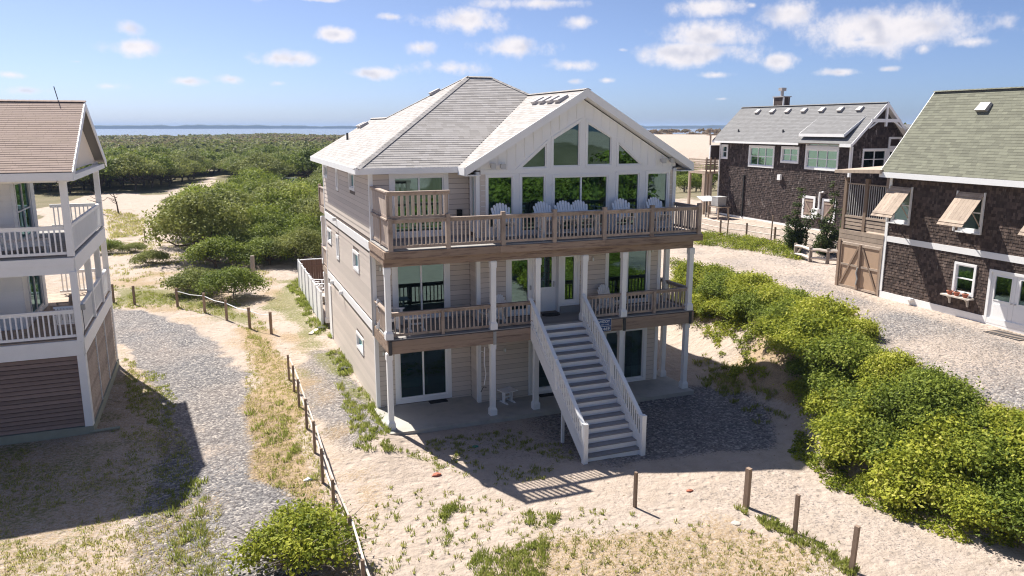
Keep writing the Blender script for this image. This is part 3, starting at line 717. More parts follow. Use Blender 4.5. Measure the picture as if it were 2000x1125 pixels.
def build_house():
    O = (10.7, 31.0, 0.0)
    H = thing('beach_house', O, 'tall tan three storey beach house with white gable of windows and outside stairs', 'house')
    B = lambda: MB(O)
    pc = lambda nm, m, x0, x1, y0, y1, z0, z1, par=H: piece(nm, m, x0, x1, y0, y1, z0, z1, par, O)
    # ---- walls
    sl = (5.79, 7.92)
    ops_f = [(*sl, .03, 2.28), (*sl, Z1 + .02, 5.44), (*sl, Z2 + .02, 8.45)]
    gd = (ux(1032, YJ, 700), ux(1089, YJ, 700), .02, 2.30); gs = (ux(1176, YJ, 680), ux(1262, YJ, 680), .02, 2.30)
    dA = (ux(988, YJ), ux(1042, YJ), Z1 + .02, 5.46); dE = (ux(1050, YJ), ux(1093, YJ), Z1 + .02, 5.46); dC = (ux(1093, YJ), ux(1131, YJ), Z1 + .24, 5.46)
    rw = (ux(1181, YJ), ux(1268, YJ), Z1 + .10, 5.50)
    ops_j = [gd, gs, dA, dE, dC, rw]
    ops_u = [(9.02, 10.14, 6.38, 8.36), (10.30, 11.39, 6.20, 8.36), (11.58, 13.94, 6.16, 8.30), (14.19, 15.28, 6.20, 8.36), (15.47, 16.54, 6.30, 8.36)]
    sw = []
    for a, b, tr in [((633, 320), (641, 349), 1), ((656, 328), (662, 373), 0), ((682, 333), (694, 374), 1), ((640, 444), (649, 479), 1), ((657, 457), (664, 509), 0), ((690, 486), (703, 535), 1), ((697, 645), (712, 696), 1)]:
        y1, z1 = onx(*a, XL); y0, z0 = onx(*b, XL); sw.append((min(y0, y1), max(y0, y1), min(z0, z1), max(z0, z1)))
    w = B(); wall_panel(w, 'x', XL, YF, YBK, -.14, 8.5, sw); left = w.build('left_wall', 'backing', H)
    w = B(); wall_panel(w, 'y', YF, XL + .14, XJ, -.14, 8.5, ops_f)
    wall_panel(w, 'x', XJ, YJ, YF, -.14, Z2, []); wall_panel(w, 'x', XJ, YJ, YF, Z2, 8.5, [(25.88, 26.40, 6.3, 8.36)])
    wall_panel(w, 'y', YJ, XJ + .14, XRL, -.14, Z2, ops_j)
    front = w.build('front_wall', 'backing', H)
    w = B(); wall_panel(w, 'y', YJ, XJ + .14, XRU, Z2, 8.5, ops_u); gw = w.build('great_room_wall', 'white', H)
    w = B(); w.box(XRL - .14, XRL, YJ, YBK, -.14, Z2); w.box(XRU - .14, XRU, YJ, YBK, Z2, 8.5); w.box(XL, XRU, YBK - .14, YBK, -.14, 8.5); w.build('rear_wall', 'siding', H)
    bands = [(2.80, 3.12), (5.70, 6.02)]
    bo = lambda ops: list(ops) + [(-99, 99, a, b) for a, b in bands]
    siding('x', XL, YF + .1, YBK - .1, -.12, 8.45, bo(sw) + [(37.0, 38, -.2, 2.5)])
    flush_boards(left, O, limit=120)
    siding('y', YF, XL + .1, XJ - .02, -.12, 8.45, ops_f); siding('x', XJ, YJ + .1, YF - .02, -.12, 8.45, [(25.88, 26.40, 6.3, 8.36)])
    siding('y', YJ, XJ + .1, XRL - .1, -.12, Z2 - .1, ops_j); siding('y', YJ, XJ + .12, 9.02, Z2, 8.4, []); siding('y', YJ, 16.56, XRU - .1, Z2, 8.4, [])
    flush_boards(front, O, limit=170)
    for a, b in bands: pc('band_board', 'white', XL - .035, XL + .01, YF + .02, YBK, a, b)
    for x, y, z0, z1 in [(XL, YF, -.1, 8.45), (XJ, YJ, -.1, 5.55), (XJ, YJ, Z2, 8.45), (XRL, YJ, -.1, 5.55), (XRU, YJ, Z2, 8.45)]:
        s = 1 if x < 10 else -1
        xa, xb = (x - .032, x + .105) if s > 0 else (x - .105, x + .032)
        pc('corner_board', 'white', xa, xb, y - .034, y + .003, z0, z1); pc('corner_board', 'white', *((x - .033, x + .003) if s > 0 else (x - .003, x + .033)), y + .0035, y + .105, z0, z1)
    pc('corner_board', 'white', XL - .032, XL + .003, YBK - .11, YBK + .03, -.1, 8.45)
    pc('utility_panel', 'white', XL - .05, XL + .0, 37.05, 37.8, -.1, 2.5)
    # ---- openings
    for a in ops_f: opening(H, O, 'y', YF, a, 'sliding_door', .17, .05, (.5,), g='glass')
    opening(H, O, 'y', YJ, gd, 'glass_door', .10, .15); opening(H, O, 'y', YJ, gs, 'sliding_door', .13, .05, (.5,))
    opening(H, O, 'y', YJ, dA, 'glass_door', .06, .17); opening(H, O, 'y', YJ, rw, 'sliding_door', .11, .05, (.5,), g='glass_green')
    opening(H, O, 'y', YJ, dC, 'side_light', .08, .14)
    w = B(); w.box(dE[0], dE[1], YJ + .26, YJ + .30, dE[2], dE[3]); d = w.build('entry_door', 'white', H)
    ex0, ex1 = dE[0] + .16, dE[1] - .22
    pc('pane', 'glass', ex0, ex1, YJ + .250, YJ + .258, Z1 + .95, 5.40, d)
    for k in range(1, 4): pc('lead_bar', 'dark_metal', ex0 + (ex1 - ex0) * k / 4 - .006, ex0 + (ex1 - ex0) * k / 4 + .006, YJ + .243, YJ + .249, Z1 + .98, 5.38, d)
    for k in range(1, 6): pc('lead_bar', 'dark_metal', ex0, ex1, YJ + .236, YJ + .242, Z1 + 1.0 + .25 * k, Z1 + 1.012 + .25 * k, d)
    pc('handle', 'metal', dE[1] - .16, dE[1] - .12, YJ + .20, YJ + .26, Z1 + .95, Z1 + 1.15, d)
    for u in (dE[0], dE[1] - .05): pc('door_jamb', 'white', u, u + .05, YJ - .02, YJ + .26, dE[2], dE[3])
    pc('door_sill', 'board_grey', dC[0], dC[1] + .05, YJ - .12, YJ + .02, Z1, Z1 + .23)
    pc('handle', 'metal', dA[1] - .14, dA[1] - .11, YJ - .06, YJ - .01, Z1 + .95, Z1 + 1.12)
    for a, nm in zip(ops_u, ('window', 'window', 'sliding_door', 'window', 'window')):
        opening(gw, O, 'y', YJ, a, nm, .08, .045, (.5,) if nm == 'sliding_door' else (), g='glass_green')
    opening(H, O, 'x', XJ, (25.88, 26.40, 6.3, 8.36), 'window', .07, .04, g='glass_green')
    for i, a in enumerate(sw): opening(H, O, 'x', XL, a, 'window', .11 if i not in (1, 4) else .14, .04, g='glass', trim_d=.045)
    # ---- white gable with board and batten and four raked windows
    XG, HW = 12.74, 4.58; zl = lambda x: 8.30 + (HW - abs(x - XG)) * SL      # underside of roof
    k = YJ / 25.35; zz = lambda z: 10 + (z - 10) * k
    gws = [[(10.23, 8.59), (11.16, 8.60), (11.16, 9.36)], [(11.46, 8.63), (12.46, 8.63), (12.46, 10.13), (11.46, 9.56)], [(12.81, 8.65), (13.75, 8.65), (13.75, 9.60), (12.81, 10.11)], [(14.08, 8.64), (15.0, 8.64), (14.08, 9.38)]]
    gws = [[(x * k, zz(z)) for x, z in g] for g in gws]; gws = [inset_poly(g, -.10) for g in gws]
    # solid gable wall built of panels round the openings (strips in x)
    w = B(); xsb = sorted({XJ, XRU} | {p[0] for g in gws for p in g} | {XG})
    def vrange(g, x):
        z = []
        for i in range(len(g)):
            (a, b), (c, d) = g[i], g[(i + 1) % len(g)]
            if min(a, c) - 1e-6 <= x <= max(a, c) + 1e-6 and abs(a - c) > 1e-6: z.append(b + (d - b) * (x - a) / (c - a))
        return (min(z), max(z)) if len(z) > 1 else None
    for a, b in zip(xsb, xsb[1:]):
        if b - a < 1e-4: continue
        m_ = (a + b) / 2; hole = None
        for g in gws:
            if vrange(g, m_): hole = g
        def strip(za0, zb0, za1, zb1): w.hexa([(a, YJ, za0), (b, YJ, zb0), (b, YJ + .14, zb0), (a, YJ + .14, za0)], [(a, YJ, za1), (b, YJ, zb1), (b, YJ + .14, zb1), (a, YJ + .14, za1)])
        if hole is None: strip(8.5, 8.5, zl(a), zl(b))
        else:
            e = 1e-5; la, lb = vrange(hole, a + e) or vrange(hole, a + .01), vrange(hole, b - e) or vrange(hole, b - .01)
            strip(8.5, 8.5, la[0], lb[0]); strip(la[1], lb[1], zl(a), zl(b))
    gab = w.build('gable_wall', 'white', H)
    for g in gws: opening(gab, O, 'y', YJ, g, 'gable_window', .075, .04, g='glass_dark')
    x = XJ + .15
    while x < XRU - .1:
        lo = 8.50; hi = zl(x) - .02; segs = [(lo, hi)]
        for g in gws:
            for q in (-.06, 0, .06):
                v = vrange(g, x + q)
                if v: segs = sub_iv(segs, v[0] - .10, v[1] + .05)
        for a, b in segs:
            if b - a > .12: pc('batten', 'white', x - .022, x + .022, YJ - .024, YJ - .001, a, b, gab)
        x += .335
    for s, rx in ((1, 8.16), (-1, 17.32)):     # barge boards and frieze
        b = B(); y0, y1 = 25.29, 25.325
        b.hexa([(rx, y0, 8.34), (XG, y0, 8.34 + HW * SL), (XG, y1, 8.34 + HW * SL), (rx, y1, 8.34)], [(rx, y0, 8.64), (XG, y0, 8.64 + HW * SL), (XG, y1, 8.64 + HW * SL), (rx, y1, 8.64)]); b.build('barge_board', 'white', H)
        b = B(); b.hexa([(rx, y1, 8.36), (XG, y1, 8.36 + HW * SL), (XG, YJ + .1, 8.36 + HW * SL), (rx, YJ + .1, 8.36)], [(rx, y1, 8.40), (XG, y1, 8.40 + HW * SL), (XG, YJ + .1, 8.40 + HW * SL), (rx, YJ + .1, 8.40)]); b.build('gable_soffit', 'white', H)
        b = B(); xa, xb = (8.16, XJ + .02) if s > 0 else (XRU - .02, 17.32); b.box(xa, xb, 25.33, 26.2, 8.33, 8.365); b.build('eave_return', 'white', H)
    pc('frieze_board', 'white', XJ + .15, XRU - .15, YJ - .02, YJ + .004, 8.37, 8.52)
    # ---- roof
    x0, x1, y0, y1 = 4.6, 17.32, 26.1, 37.8; run = (y1 - y0) / 2; zr = ZE + run * SL; c = 1 / math.sqrt(1 + SL * SL); s_ = SL * c
    rl, rr = (x0 + run, y0 + run, zr), (x1 - run, y0 + run, zr)
    r = B()
    r.slab([(x0, y0, ZE), (x1, y0, ZE), rr, rl], (0, -s_, c), .09); r.slab([(x0, y1, ZE), (x0, y0, ZE), rl], (-s_, 0, c), .09)
    r.slab([(x1, y0, ZE), (x1, y1, ZE), rr], (s_, 0, c), .09); r.slab([(x1, y1, ZE), (x0, y1, ZE), rl, rr], (0, s_, c), .09)
    zg = ZE + HW * SL; v1 = (XG, y0 + HW, zg)
    r.slab([(8.16, 25.30, ZE), (XG, 25.30, zg), v1, (8.16, y0, ZE)], (-s_, 0, c), .07); r.slab([(XG, 25.30, zg), (17.32, 25.30, ZE), (17.32, y0, ZE), v1], (s_, 0, c), .07)
    wz = ZE + 3.0 * SL
    r.slab([(x0, 38.05, ZE), (x0, y1 - .3, ZE), (7.6, 34.4, wz), (7.6, 38.05, wz)], (-s_, 0, c), .08); r.slab([(7.6, 38.05, wz), (7.6, 33.2, wz), (10.6, 33.2, ZE), (10.6, 38.05, ZE)], (s_, 0, c), .08)
    roof = r.build('roof', 'roof_base', H)
    pc('soffit', 'white', x0 + .02, x1 - .02, y0 + .02, y1, 8.43, 8.46)
    sv = HW / c; hs = lambda s: s * c
    O0 = (0, y0, ZE); E, Sv, N = (1, 0, 0), (0, c, s_), (0, -s_, c)
    shingle_field(roof, O, 'shingles', 'shingle', O0, E, Sv, N, [(x0, 0), (8.16, 0), (XG, sv), (x0 + HW, sv)], seed=1)
    shingle_field(roof, O, 'shingles', 'shingle', O0, E, Sv, N, [(x0 + HW, sv), (x1 - HW, sv), (rr[0], run / c), (rl[0], run / c)], seed=2)
    O0 = (x0, y1, ZE); E, Sv, N = (0, -1, 0), (c, 0, s_), (-s_, 0, c)
    shingle_field(roof, O, 'shingles', 'shingle', O0, E, Sv, N, [(0, 0), (y1 - y0, 0), (run, run / c)], seed=3, lift=.009)
    shingle_field(roof, O, 'shingles', 'shingle', O0, E, Sv, N, [(-.25, 0), (0, 0), (3.0, 3.0 / c), (-.25, 3.0 / c)], seed=4, lift=.009)
    O0 = (8.16, y0, ZE)
    shingle_field(roof, O, 'shingles', 'shingle', O0, E, Sv, N, [(0, 0), (.80, 0), (.80, HW / c), (-HW, HW / c)], seed=5, lift=.009)
    shingle_field(roof, O, 'shingles', 'shingle', (17.32, 25.30, ZE), (0, 1, 0), (-c, 0, s_), (s_, 0, c), [(0, 0), (.8, 0), (.8 + HW, HW / c), (0, HW / c)], seed=6)
    caps(roof, O, (x0, y0, ZE), rl, 'shingle'); caps(roof, O, (x1 - HW, y0 + HW, zg), rr, 'shingle'); caps(roof, O, rl, rr, 'shingle'); caps(roof, O, (x0 + 3, y1 - 3, wz), rl, 'shingle')
    caps(roof, O, (XG, 25.30, zg), v1, 'shingle'); caps(roof, O, (7.6, 38.05, wz), (7.6, 34.6, wz), 'shingle')
    for a in [(x0 - .03, 8.15, y0 - .03, y0, 8.42, 8.63), (x0 - .03, x0, y0, 38.05, 8.42, 8.63), (8.13, 8.16, 25.33, y0 - .031, 8.36, 8.62)]: pc('fascia', 'white', *a)
    pc('fascia', 'white', 17.32, 17.35, 25.33, y1, 8.36, 8.62)
    # roof vents: low metal boxes
    def vent(p, n, e, up):
        n = Vector(n); e = Vector(e); up = Vector(up); p = Vector(p); v = B()
        q = lambda a, b, h: p + e * a + up * b + n * h
        v.hexa([q(-.22, -.2, .0), q(.22, -.2, .0), q(.22, .2, .0), q(-.22, .2, .0)], [q(-.2, -.24, .14), q(.2, -.24, .14), q(.18, .2, .10), q(-.18, .2, .10)]); v.build('roof_vent', 'vent', roof)
    on = lambda x, y: (x, y, ZE + (x - (8.16)) * SL + .01)
    for k in range(4): vent((12.1, 26.05 + .72 * k, ZE + (12.1 - 8.16) * SL + .01), (-s_, 0, c), (0, 1, 0), (c, 0, s_))
    for xx, yy in ((9.35, 33.0), (7.0, 37.0), (7.0, 37.6)): vent((xx, yy, ZE + (xx - x0) * SL + .01), (-s_, 0, c), (0, 1, 0), (c, 0, s_))
    B().tube([(5.95, 35.6, 9.4), (5.95, 35.6, 9.72)], .05, 8).build('vent_pipe', 'dark_metal', roof)
    # ---- floors, partitions, curtains
    pc('interior_floor', 'interior_floor', XL + .15, XRL - .15, YF + .15, YBK - .15, -.14, .01)
    for z in (Z1, Z2):
        pc('interior_floor', 'interior_floor', XL + .15, XRL - .15, YF + .15, YBK - .15, z - .3, z); pc('interior_floor', 'interior_floor', XJ + .15, XRL - .15, YJ + .15, YF + .14, z - .3, z)
    pc('interior_floor', 'interior_floor', XJ + .15, XRL - .15, YJ + .15, YF + .14, -.14, .008)
    for z in (.01, Z1, Z2): pc('interior_wall', 'interior', XL + .15, XRU - .15, 30.4, 30.5, z, z + 2.65)
    for z in (.01, Z1, Z2): pc('interior_wall', 'interior', 8.75, 8.85, 26.75, 30.39, z, z + 2.65)
    pc('interior_ceiling', 'interior', XL + .15, XRU - .15, YF + .15, 30.4, 8.38, 8.42)
    def curtain(xa, xb, y, za, zb):
        n = 24; V = []; F = []
        for i in range(n + 1):
            x = xa + (xb - xa) * i / n; yy = y + .035 * math.sin(i * 1.9)
            V += [(x - O[0], yy - O[1], za), (x - O[0], yy - O[1], zb)]
        for i in range(n): F.append((2 * i, 2 * i + 2, 2 * i + 3, 2 * i + 1))
        link('curtain', mesh_np('curtain', V, F, 'curtain', smooth=True), H)
    for xa, xb in ((16.0, 16.4), (14.6, 14.85), (13.3, 13.7), (12.45, 12.75)): curtain(xa, xb, YJ + .35, Z2, 8.3)
    curtain(9.2, 9.5, YJ + .35, Z2, 8.3); curtain(13.9, 14.2, YJ + .3, Z1, 5.4); curtain(7.45, 7.75, YF + .3, Z2, 8.35); curtain(15.3, 15.6, YJ + .3, .05, 2.2)
    bed = B(); bed.box(6.0, 7.3, 27.6, 29.6, .25, .62); bed.build('bed', 'green_cloth', H)
    # ---- patio, decks, beams
    pc('patio_slab', 'concrete', 4.98, 16.9, 23.95, YF + .0, -.22, 0)
    for z, ya, xa, xb in ((Z1, 24.2, 5.10, 16.88), (Z2, 23.96, 5.06, 16.90)):
        nm = 'deck'
        d = B(); d.box(xa + .05, xb - .05, ya + .12, YF - .03, z - .26, z - .035); dk = d.build(nm, 'weathered', H)  # solid box under the boards, added to block light through the gaps
        y = ya
        while y < YF - .05:
            e = min(y + .138, YF - .005)
            if y + .14 > YJ - .02:
                pc('deck_board', 'board_grey', xa, XJ - .035, y, e, z - .032, z, dk)
                if z == Z1: pc('deck_board', 'board_grey', XRL + .04, xb, y, e, z - .032, z, dk)
            else:
                j = 9.2 + 2.4 * rnd.random(); pc('deck_board', 'board_grey', xa, j, y, e, z - .032, z, dk); pc('deck_board', 'board_grey', j + .005, xb, y, e, z - .032, z, dk)
            y += .145
    # right side walk of the middle deck
    pc('deck_extension', 'board_grey', XRL + .03, 16.88, YF, 30.5, Z1 - .2, Z1)
    # front rim boards: two stacked lengths on the middle deck, rim + carrying beam on the upper
    for a, b in ((5.12, 8.72), (8.84, 10.36), (12.3, 13.78), (13.92, 16.84)):
        pc('beam', 'beam_wood', a, b, 24.16, 24.215, 2.90, 3.10); pc('beam', 'beam_wood', a, b, 24.165, 24.22, 2.66, 2.895)
    pc('beam', 'beam_wood', 10.38, 12.28, 24.17, 24.22, 2.68, 3.0)
    pc('beam', 'beam_wood', 5.08, 5.13, 24.222, YF - .03, 2.68, 3.10); pc('beam', 'beam_wood', 16.85, 16.90, 24.222, 30.5, 2.68, 3.10)
    for xx in (5.14, 8.78, 10.43, 13.85, 16.7): pc('post_bracket', 'dark_metal' if xx != 8.78 else 'ac_grey', xx - .055, xx + .055, 24.13, 24.158, 2.64, 3.10)
    for a, b in ((5.04, 8.9), (8.905, 12.83), (12.835, 16.92)): pc('beam', 'beam_wood', a, b, 23.90, 23.955, 5.86, 6.10)
    for a, b in ((5.02, 10.0), (10.005, 16.72)): pc('beam', 'beam_wood', a, b, 24.22, 24.36, 5.56, 5.86)
    pc('beam', 'beam_wood', 5.0, 5.055, 23.957, YF - .03, 5.86, 6.10); pc('beam', 'beam_wood', 5.03, 5.09, 24.37, YF - .03, 5.62, 5.86); pc('beam', 'beam_wood', 16.88, 16.94, 23.957, YJ, 5.86, 6.10)
    # ---- columns
    def col_mesh(h):
        m_ = MB(); a = .088; m_.box(-a, a, -a, a, .02, h)
        m_.box(-.128, .128, -.128, .128, 0, .20); m_.hexa([(-.128, -.128, .20), (.128, -.128, .20), (.128, .128, .20), (-.128, .128, .20)], [(-.1, -.1, .27), (.1, -.1, .27), (.1, .1, .27), (-.1, .1, .27)])
        m_.box(-.108, .108, -.108, .108, h - .24, h - .02); return m_.mesh('column', 'white')
    lo, hi = col_mesh(2.66), col_mesh(2.40)
    for (xx, yy) in ((5.14, 24.40), (8.78, 24.40), (10.43, 24.40), (13.85, 24.40), (16.7, 24.40), (16.7, 25.95), (16.7, 28.6)): link('column', lo, H, (xx - O[0], yy - O[1], 0))
    for (xx, yy) in ((5.14, 24.32), (8.78, 24.32), (10.43, 24.32), (12.25, 24.32), (13.85, 24.32), (16.7, 24.32), (16.7, 25.95), (16.7, 28.6)): link('column', hi, H, (xx - O[0], yy - O[1], Z1))
    # ---- railings
    rp = lambda x, y, z0_, z1_, w_=.07: pc('railing_post', 'deck_wood', x - w_, x + w_, y - w_, y + w_, z0_, z1_)
    zt1 = 4.02
    for a, b in ((5.24, 8.68), (8.88, 10.33), (12.35, 13.75), (13.95, 16.6)): railing(H, O, (a, 24.36), (b, 24.36), Z1, zt1, sp=.15, bw=.036)
    rp(6.98, 24.30, Z1 - .05, zt1 - .04, .05); rp(15.18, 24.30, Z1 - .3, zt1 - .04, .05)
    railing(H, O, (5.16, 24.45), (5.16, YF - .1), Z1, zt1, sp=.12); railing(H, O, (16.7, 24.45), (16.7, 25.85), Z1, zt1, sp=.13); railing(H, O, (16.7, 26.05), (16.7, 28.5), Z1, zt1, sp=.13)
    px_ = (5.22, 7.12, 9.03, 10.91, 12.83, 14.75, 16.76); zt2 = 7.13
    for i, x in enumerate(px_): rp(x, 23.99, Z2 - .04, 7.24 if i else 7.16)
    for a, b in zip(px_, px_[1:]): railing(H, O, (a + .07, 23.99), (b - .07, 23.99), Z2, zt2, sp=.138, bw=.036)
    railing(H, O, (5.18, 24.06), (5.18, YF - .06), Z2, zt2, sp=.15, slatw=.11); railing(H, O, (16.80, 24.06), (16.80, YJ - .05), Z2, zt2, sp=.15, slatw=.09)
    rp(5.18, 25.2, Z2 - .04, zt2 - .06, .045)
    railing(H, O, (5.13, 24.0), (7.2, 24.0), 7.12, 8.0, sp=.172, slatw=.095, name='privacy_screen', bot=.06, tw=.16); railing(H, O, (5.19, 24.06), (5.19, YF - .06), 7.12, 8.0, sp=.125, slatw=.11, name='privacy_screen', bot=.06, tw=.16)
    pc('railing_post', 'deck_wood', 5.13, 5.25, 24.0, 24.12, 7.16, 7.95); pc('railing_post', 'deck_wood', 7.02, 7.16, 24.02, 24.10, 7.16, 7.95)
    # ---- rear-left balconies
    for z in (Z1, Z2):
        pc('rear_deck', 'weathered', 5.10, 9.2, YBK + .03, 39.7, z - .3, z); railing(H, O, (5.15, YBK + .1), (5.15, 39.65), z, z + .95, sp=.16, slatw=.1); rp(5.15, 39.66, z - .1, z + 1.05)
    link('column', hi, H, (5.2 - O[0], 39.5 - O[1], Z1 + .05)); link('column', lo, H, (5.2 - O[0], 39.5 - O[1], 0.1))
    # ---- outside stairs
    X0, X1, yt, yb, nr = 10.14, 12.17, 24.16, 19.92, 17; zb = -.20; rise = (Z1 - zb) / nr; rn = (yt - yb) / (nr - 1)
    st = B()
    for xx in (X0 - .02, X1 - .03):
        st.hexa([(xx, yb - .02, zb), (xx + .05, yb - .02, zb), (xx + .05, yt, Z1 - .46), (xx, yt, Z1 - .46)], [(xx, yb - .02, zb + .42), (xx + .05, yb - .02, zb + .42), (xx + .05, yt, Z1 + .06), (xx, yt, Z1 + .06)])
    stairs = st.build('stairs', 'white', H)
    for i in range(nr):
        y = yb + i * rn; z = zb + i * rise
        pc('riser', 'white', X0 + .031, X1 - .031, y, y + .02, z - .012, z + rise - .033, stairs)
        if i < nr - 1:
            for k in range(2): pc('tread', 'tread_grey', X0 + .031, X1 - .031, y - .025 + k * (rn / 2 + .012), y - .025 + (k + 1) * (rn / 2 + .012) - .005, z + rise - .032, z + rise, stairs)
    sl_ = (Z1 - zb) / (yt - yb)
    for xx in (X0, X1):
        pc('newel_post', 'white', xx - .075, xx + .075, yb - .14, yb + .01, zb - .1, zb + 1.30, stairs); pc('newel_cap', 'white', xx - .085, xx + .085, yb - .15, yb + .02, zb + 1.30, zb + 1.33, stairs)
        h = B(); h.bar((xx, yb, zb + 1.22), (xx, yt + .05, Z1 + .98), .12, .05); h.bar((xx, yb, zb + 1.14), (xx, yt + .05, Z1 + .90), .04, .10); h.bar((xx, yb, zb + .46), (xx, yt, Z1 + .46 - .3 + .0), .04, .09); h.build('handrail', 'white', stairs)
        pc('newel_post', 'white', xx - .055, xx + .055, (yb + yt) / 2 - .055, (yb + yt) / 2 + .055, (zb + Z1) / 2 + .05, (zb + Z1) / 2 + 1.10, stairs)
        n = 32
        for i in range(n):
            y = yb + (yt - yb) * (i + .6) / n; z = zb + (y - yb) * sl_
            pc('baluster', 'white', xx - .018, xx + .018, y - .02, y + .02, z + .28, z + 1.12 - .24 * (i + .6) / n, stairs)
    gx, gy = gpt(1098, 850, -.15); pc('stair_post', 'white', X0 + .04, X0 + .13, 21.6, 21.69, -.2, .92, stairs); pc('stair_post', 'white', X1 - .13, X1 - .04, 21.6, 21.69, -.2, .92, stairs)
    # ---- fittings
    def oval(px, py, Y, r=.07):
        u, v = ony(px, py, Y); m_ = MB(O); P = [(u + r * .75 * math.cos(a), v + r * 1.35 * math.sin(a)) for a in np.linspace(0, 2 * math.pi, 12, endpoint=False)]
        m_.prism(P, 'y', Y - .07, Y - .028); l = m_.build('wall_lamp', 'lamp_glass', H); m_ = MB(O); Q = inset_poly(P, .03); m_.prism(Q, 'y', Y - .10, Y - .071); m_.build('bulkhead', 'sign_white', l)
    for a in ((1157, 506, YJ), (1273, 488, YJ), (985, 683, YJ), (742, 525, YF), (748, 690, YF)): oval(*a)
    for px, py in ((959, 322), (978, 323), (1290, 312), (1307, 311)):
        u, v = ony(px, py, YJ); f = B(); f.box(u - .03, u + .03, YJ - .14, YJ - .026, v - .03, v + .03); q = f.build('flood_light', 'metal', H); f = B(); f.hexa([(u - .09, YJ - .28, v - .12), (u + .09, YJ - .28, v - .12), (u + .09, YJ - .14, v - .06), (u - .09, YJ - .14, v - .06)], [(u - .09, YJ - .28, v + .06), (u + .09, YJ - .28, v + .06), (u + .07, YJ - .14, v + .06), (u - .07, YJ - .14, v + .06)]); f.build('lamp_head', 'metal', q)
    for px, py in ((653, 551), (671, 571), (658, 428)):
        y, z = onx(px, py, XL); f = B(); f.box(XL - .20, XL - .036, y - .06, y + .06, z - .07, z + .07); f.build('flood_light', 'white', H)
    u, v = ony(896, 415, YF); pc('wall_speaker', 'black', u - .085, u + .085, YF - .16, YF - .03, v - .11, v + .11)
    y, z = onx(722, 520, XL); pc('down_pipe', 'metal', XL - .085, XL - .036, YF + .01, YF + .055, 2.7, 5.7)
    return H
HOUSE = build_house()

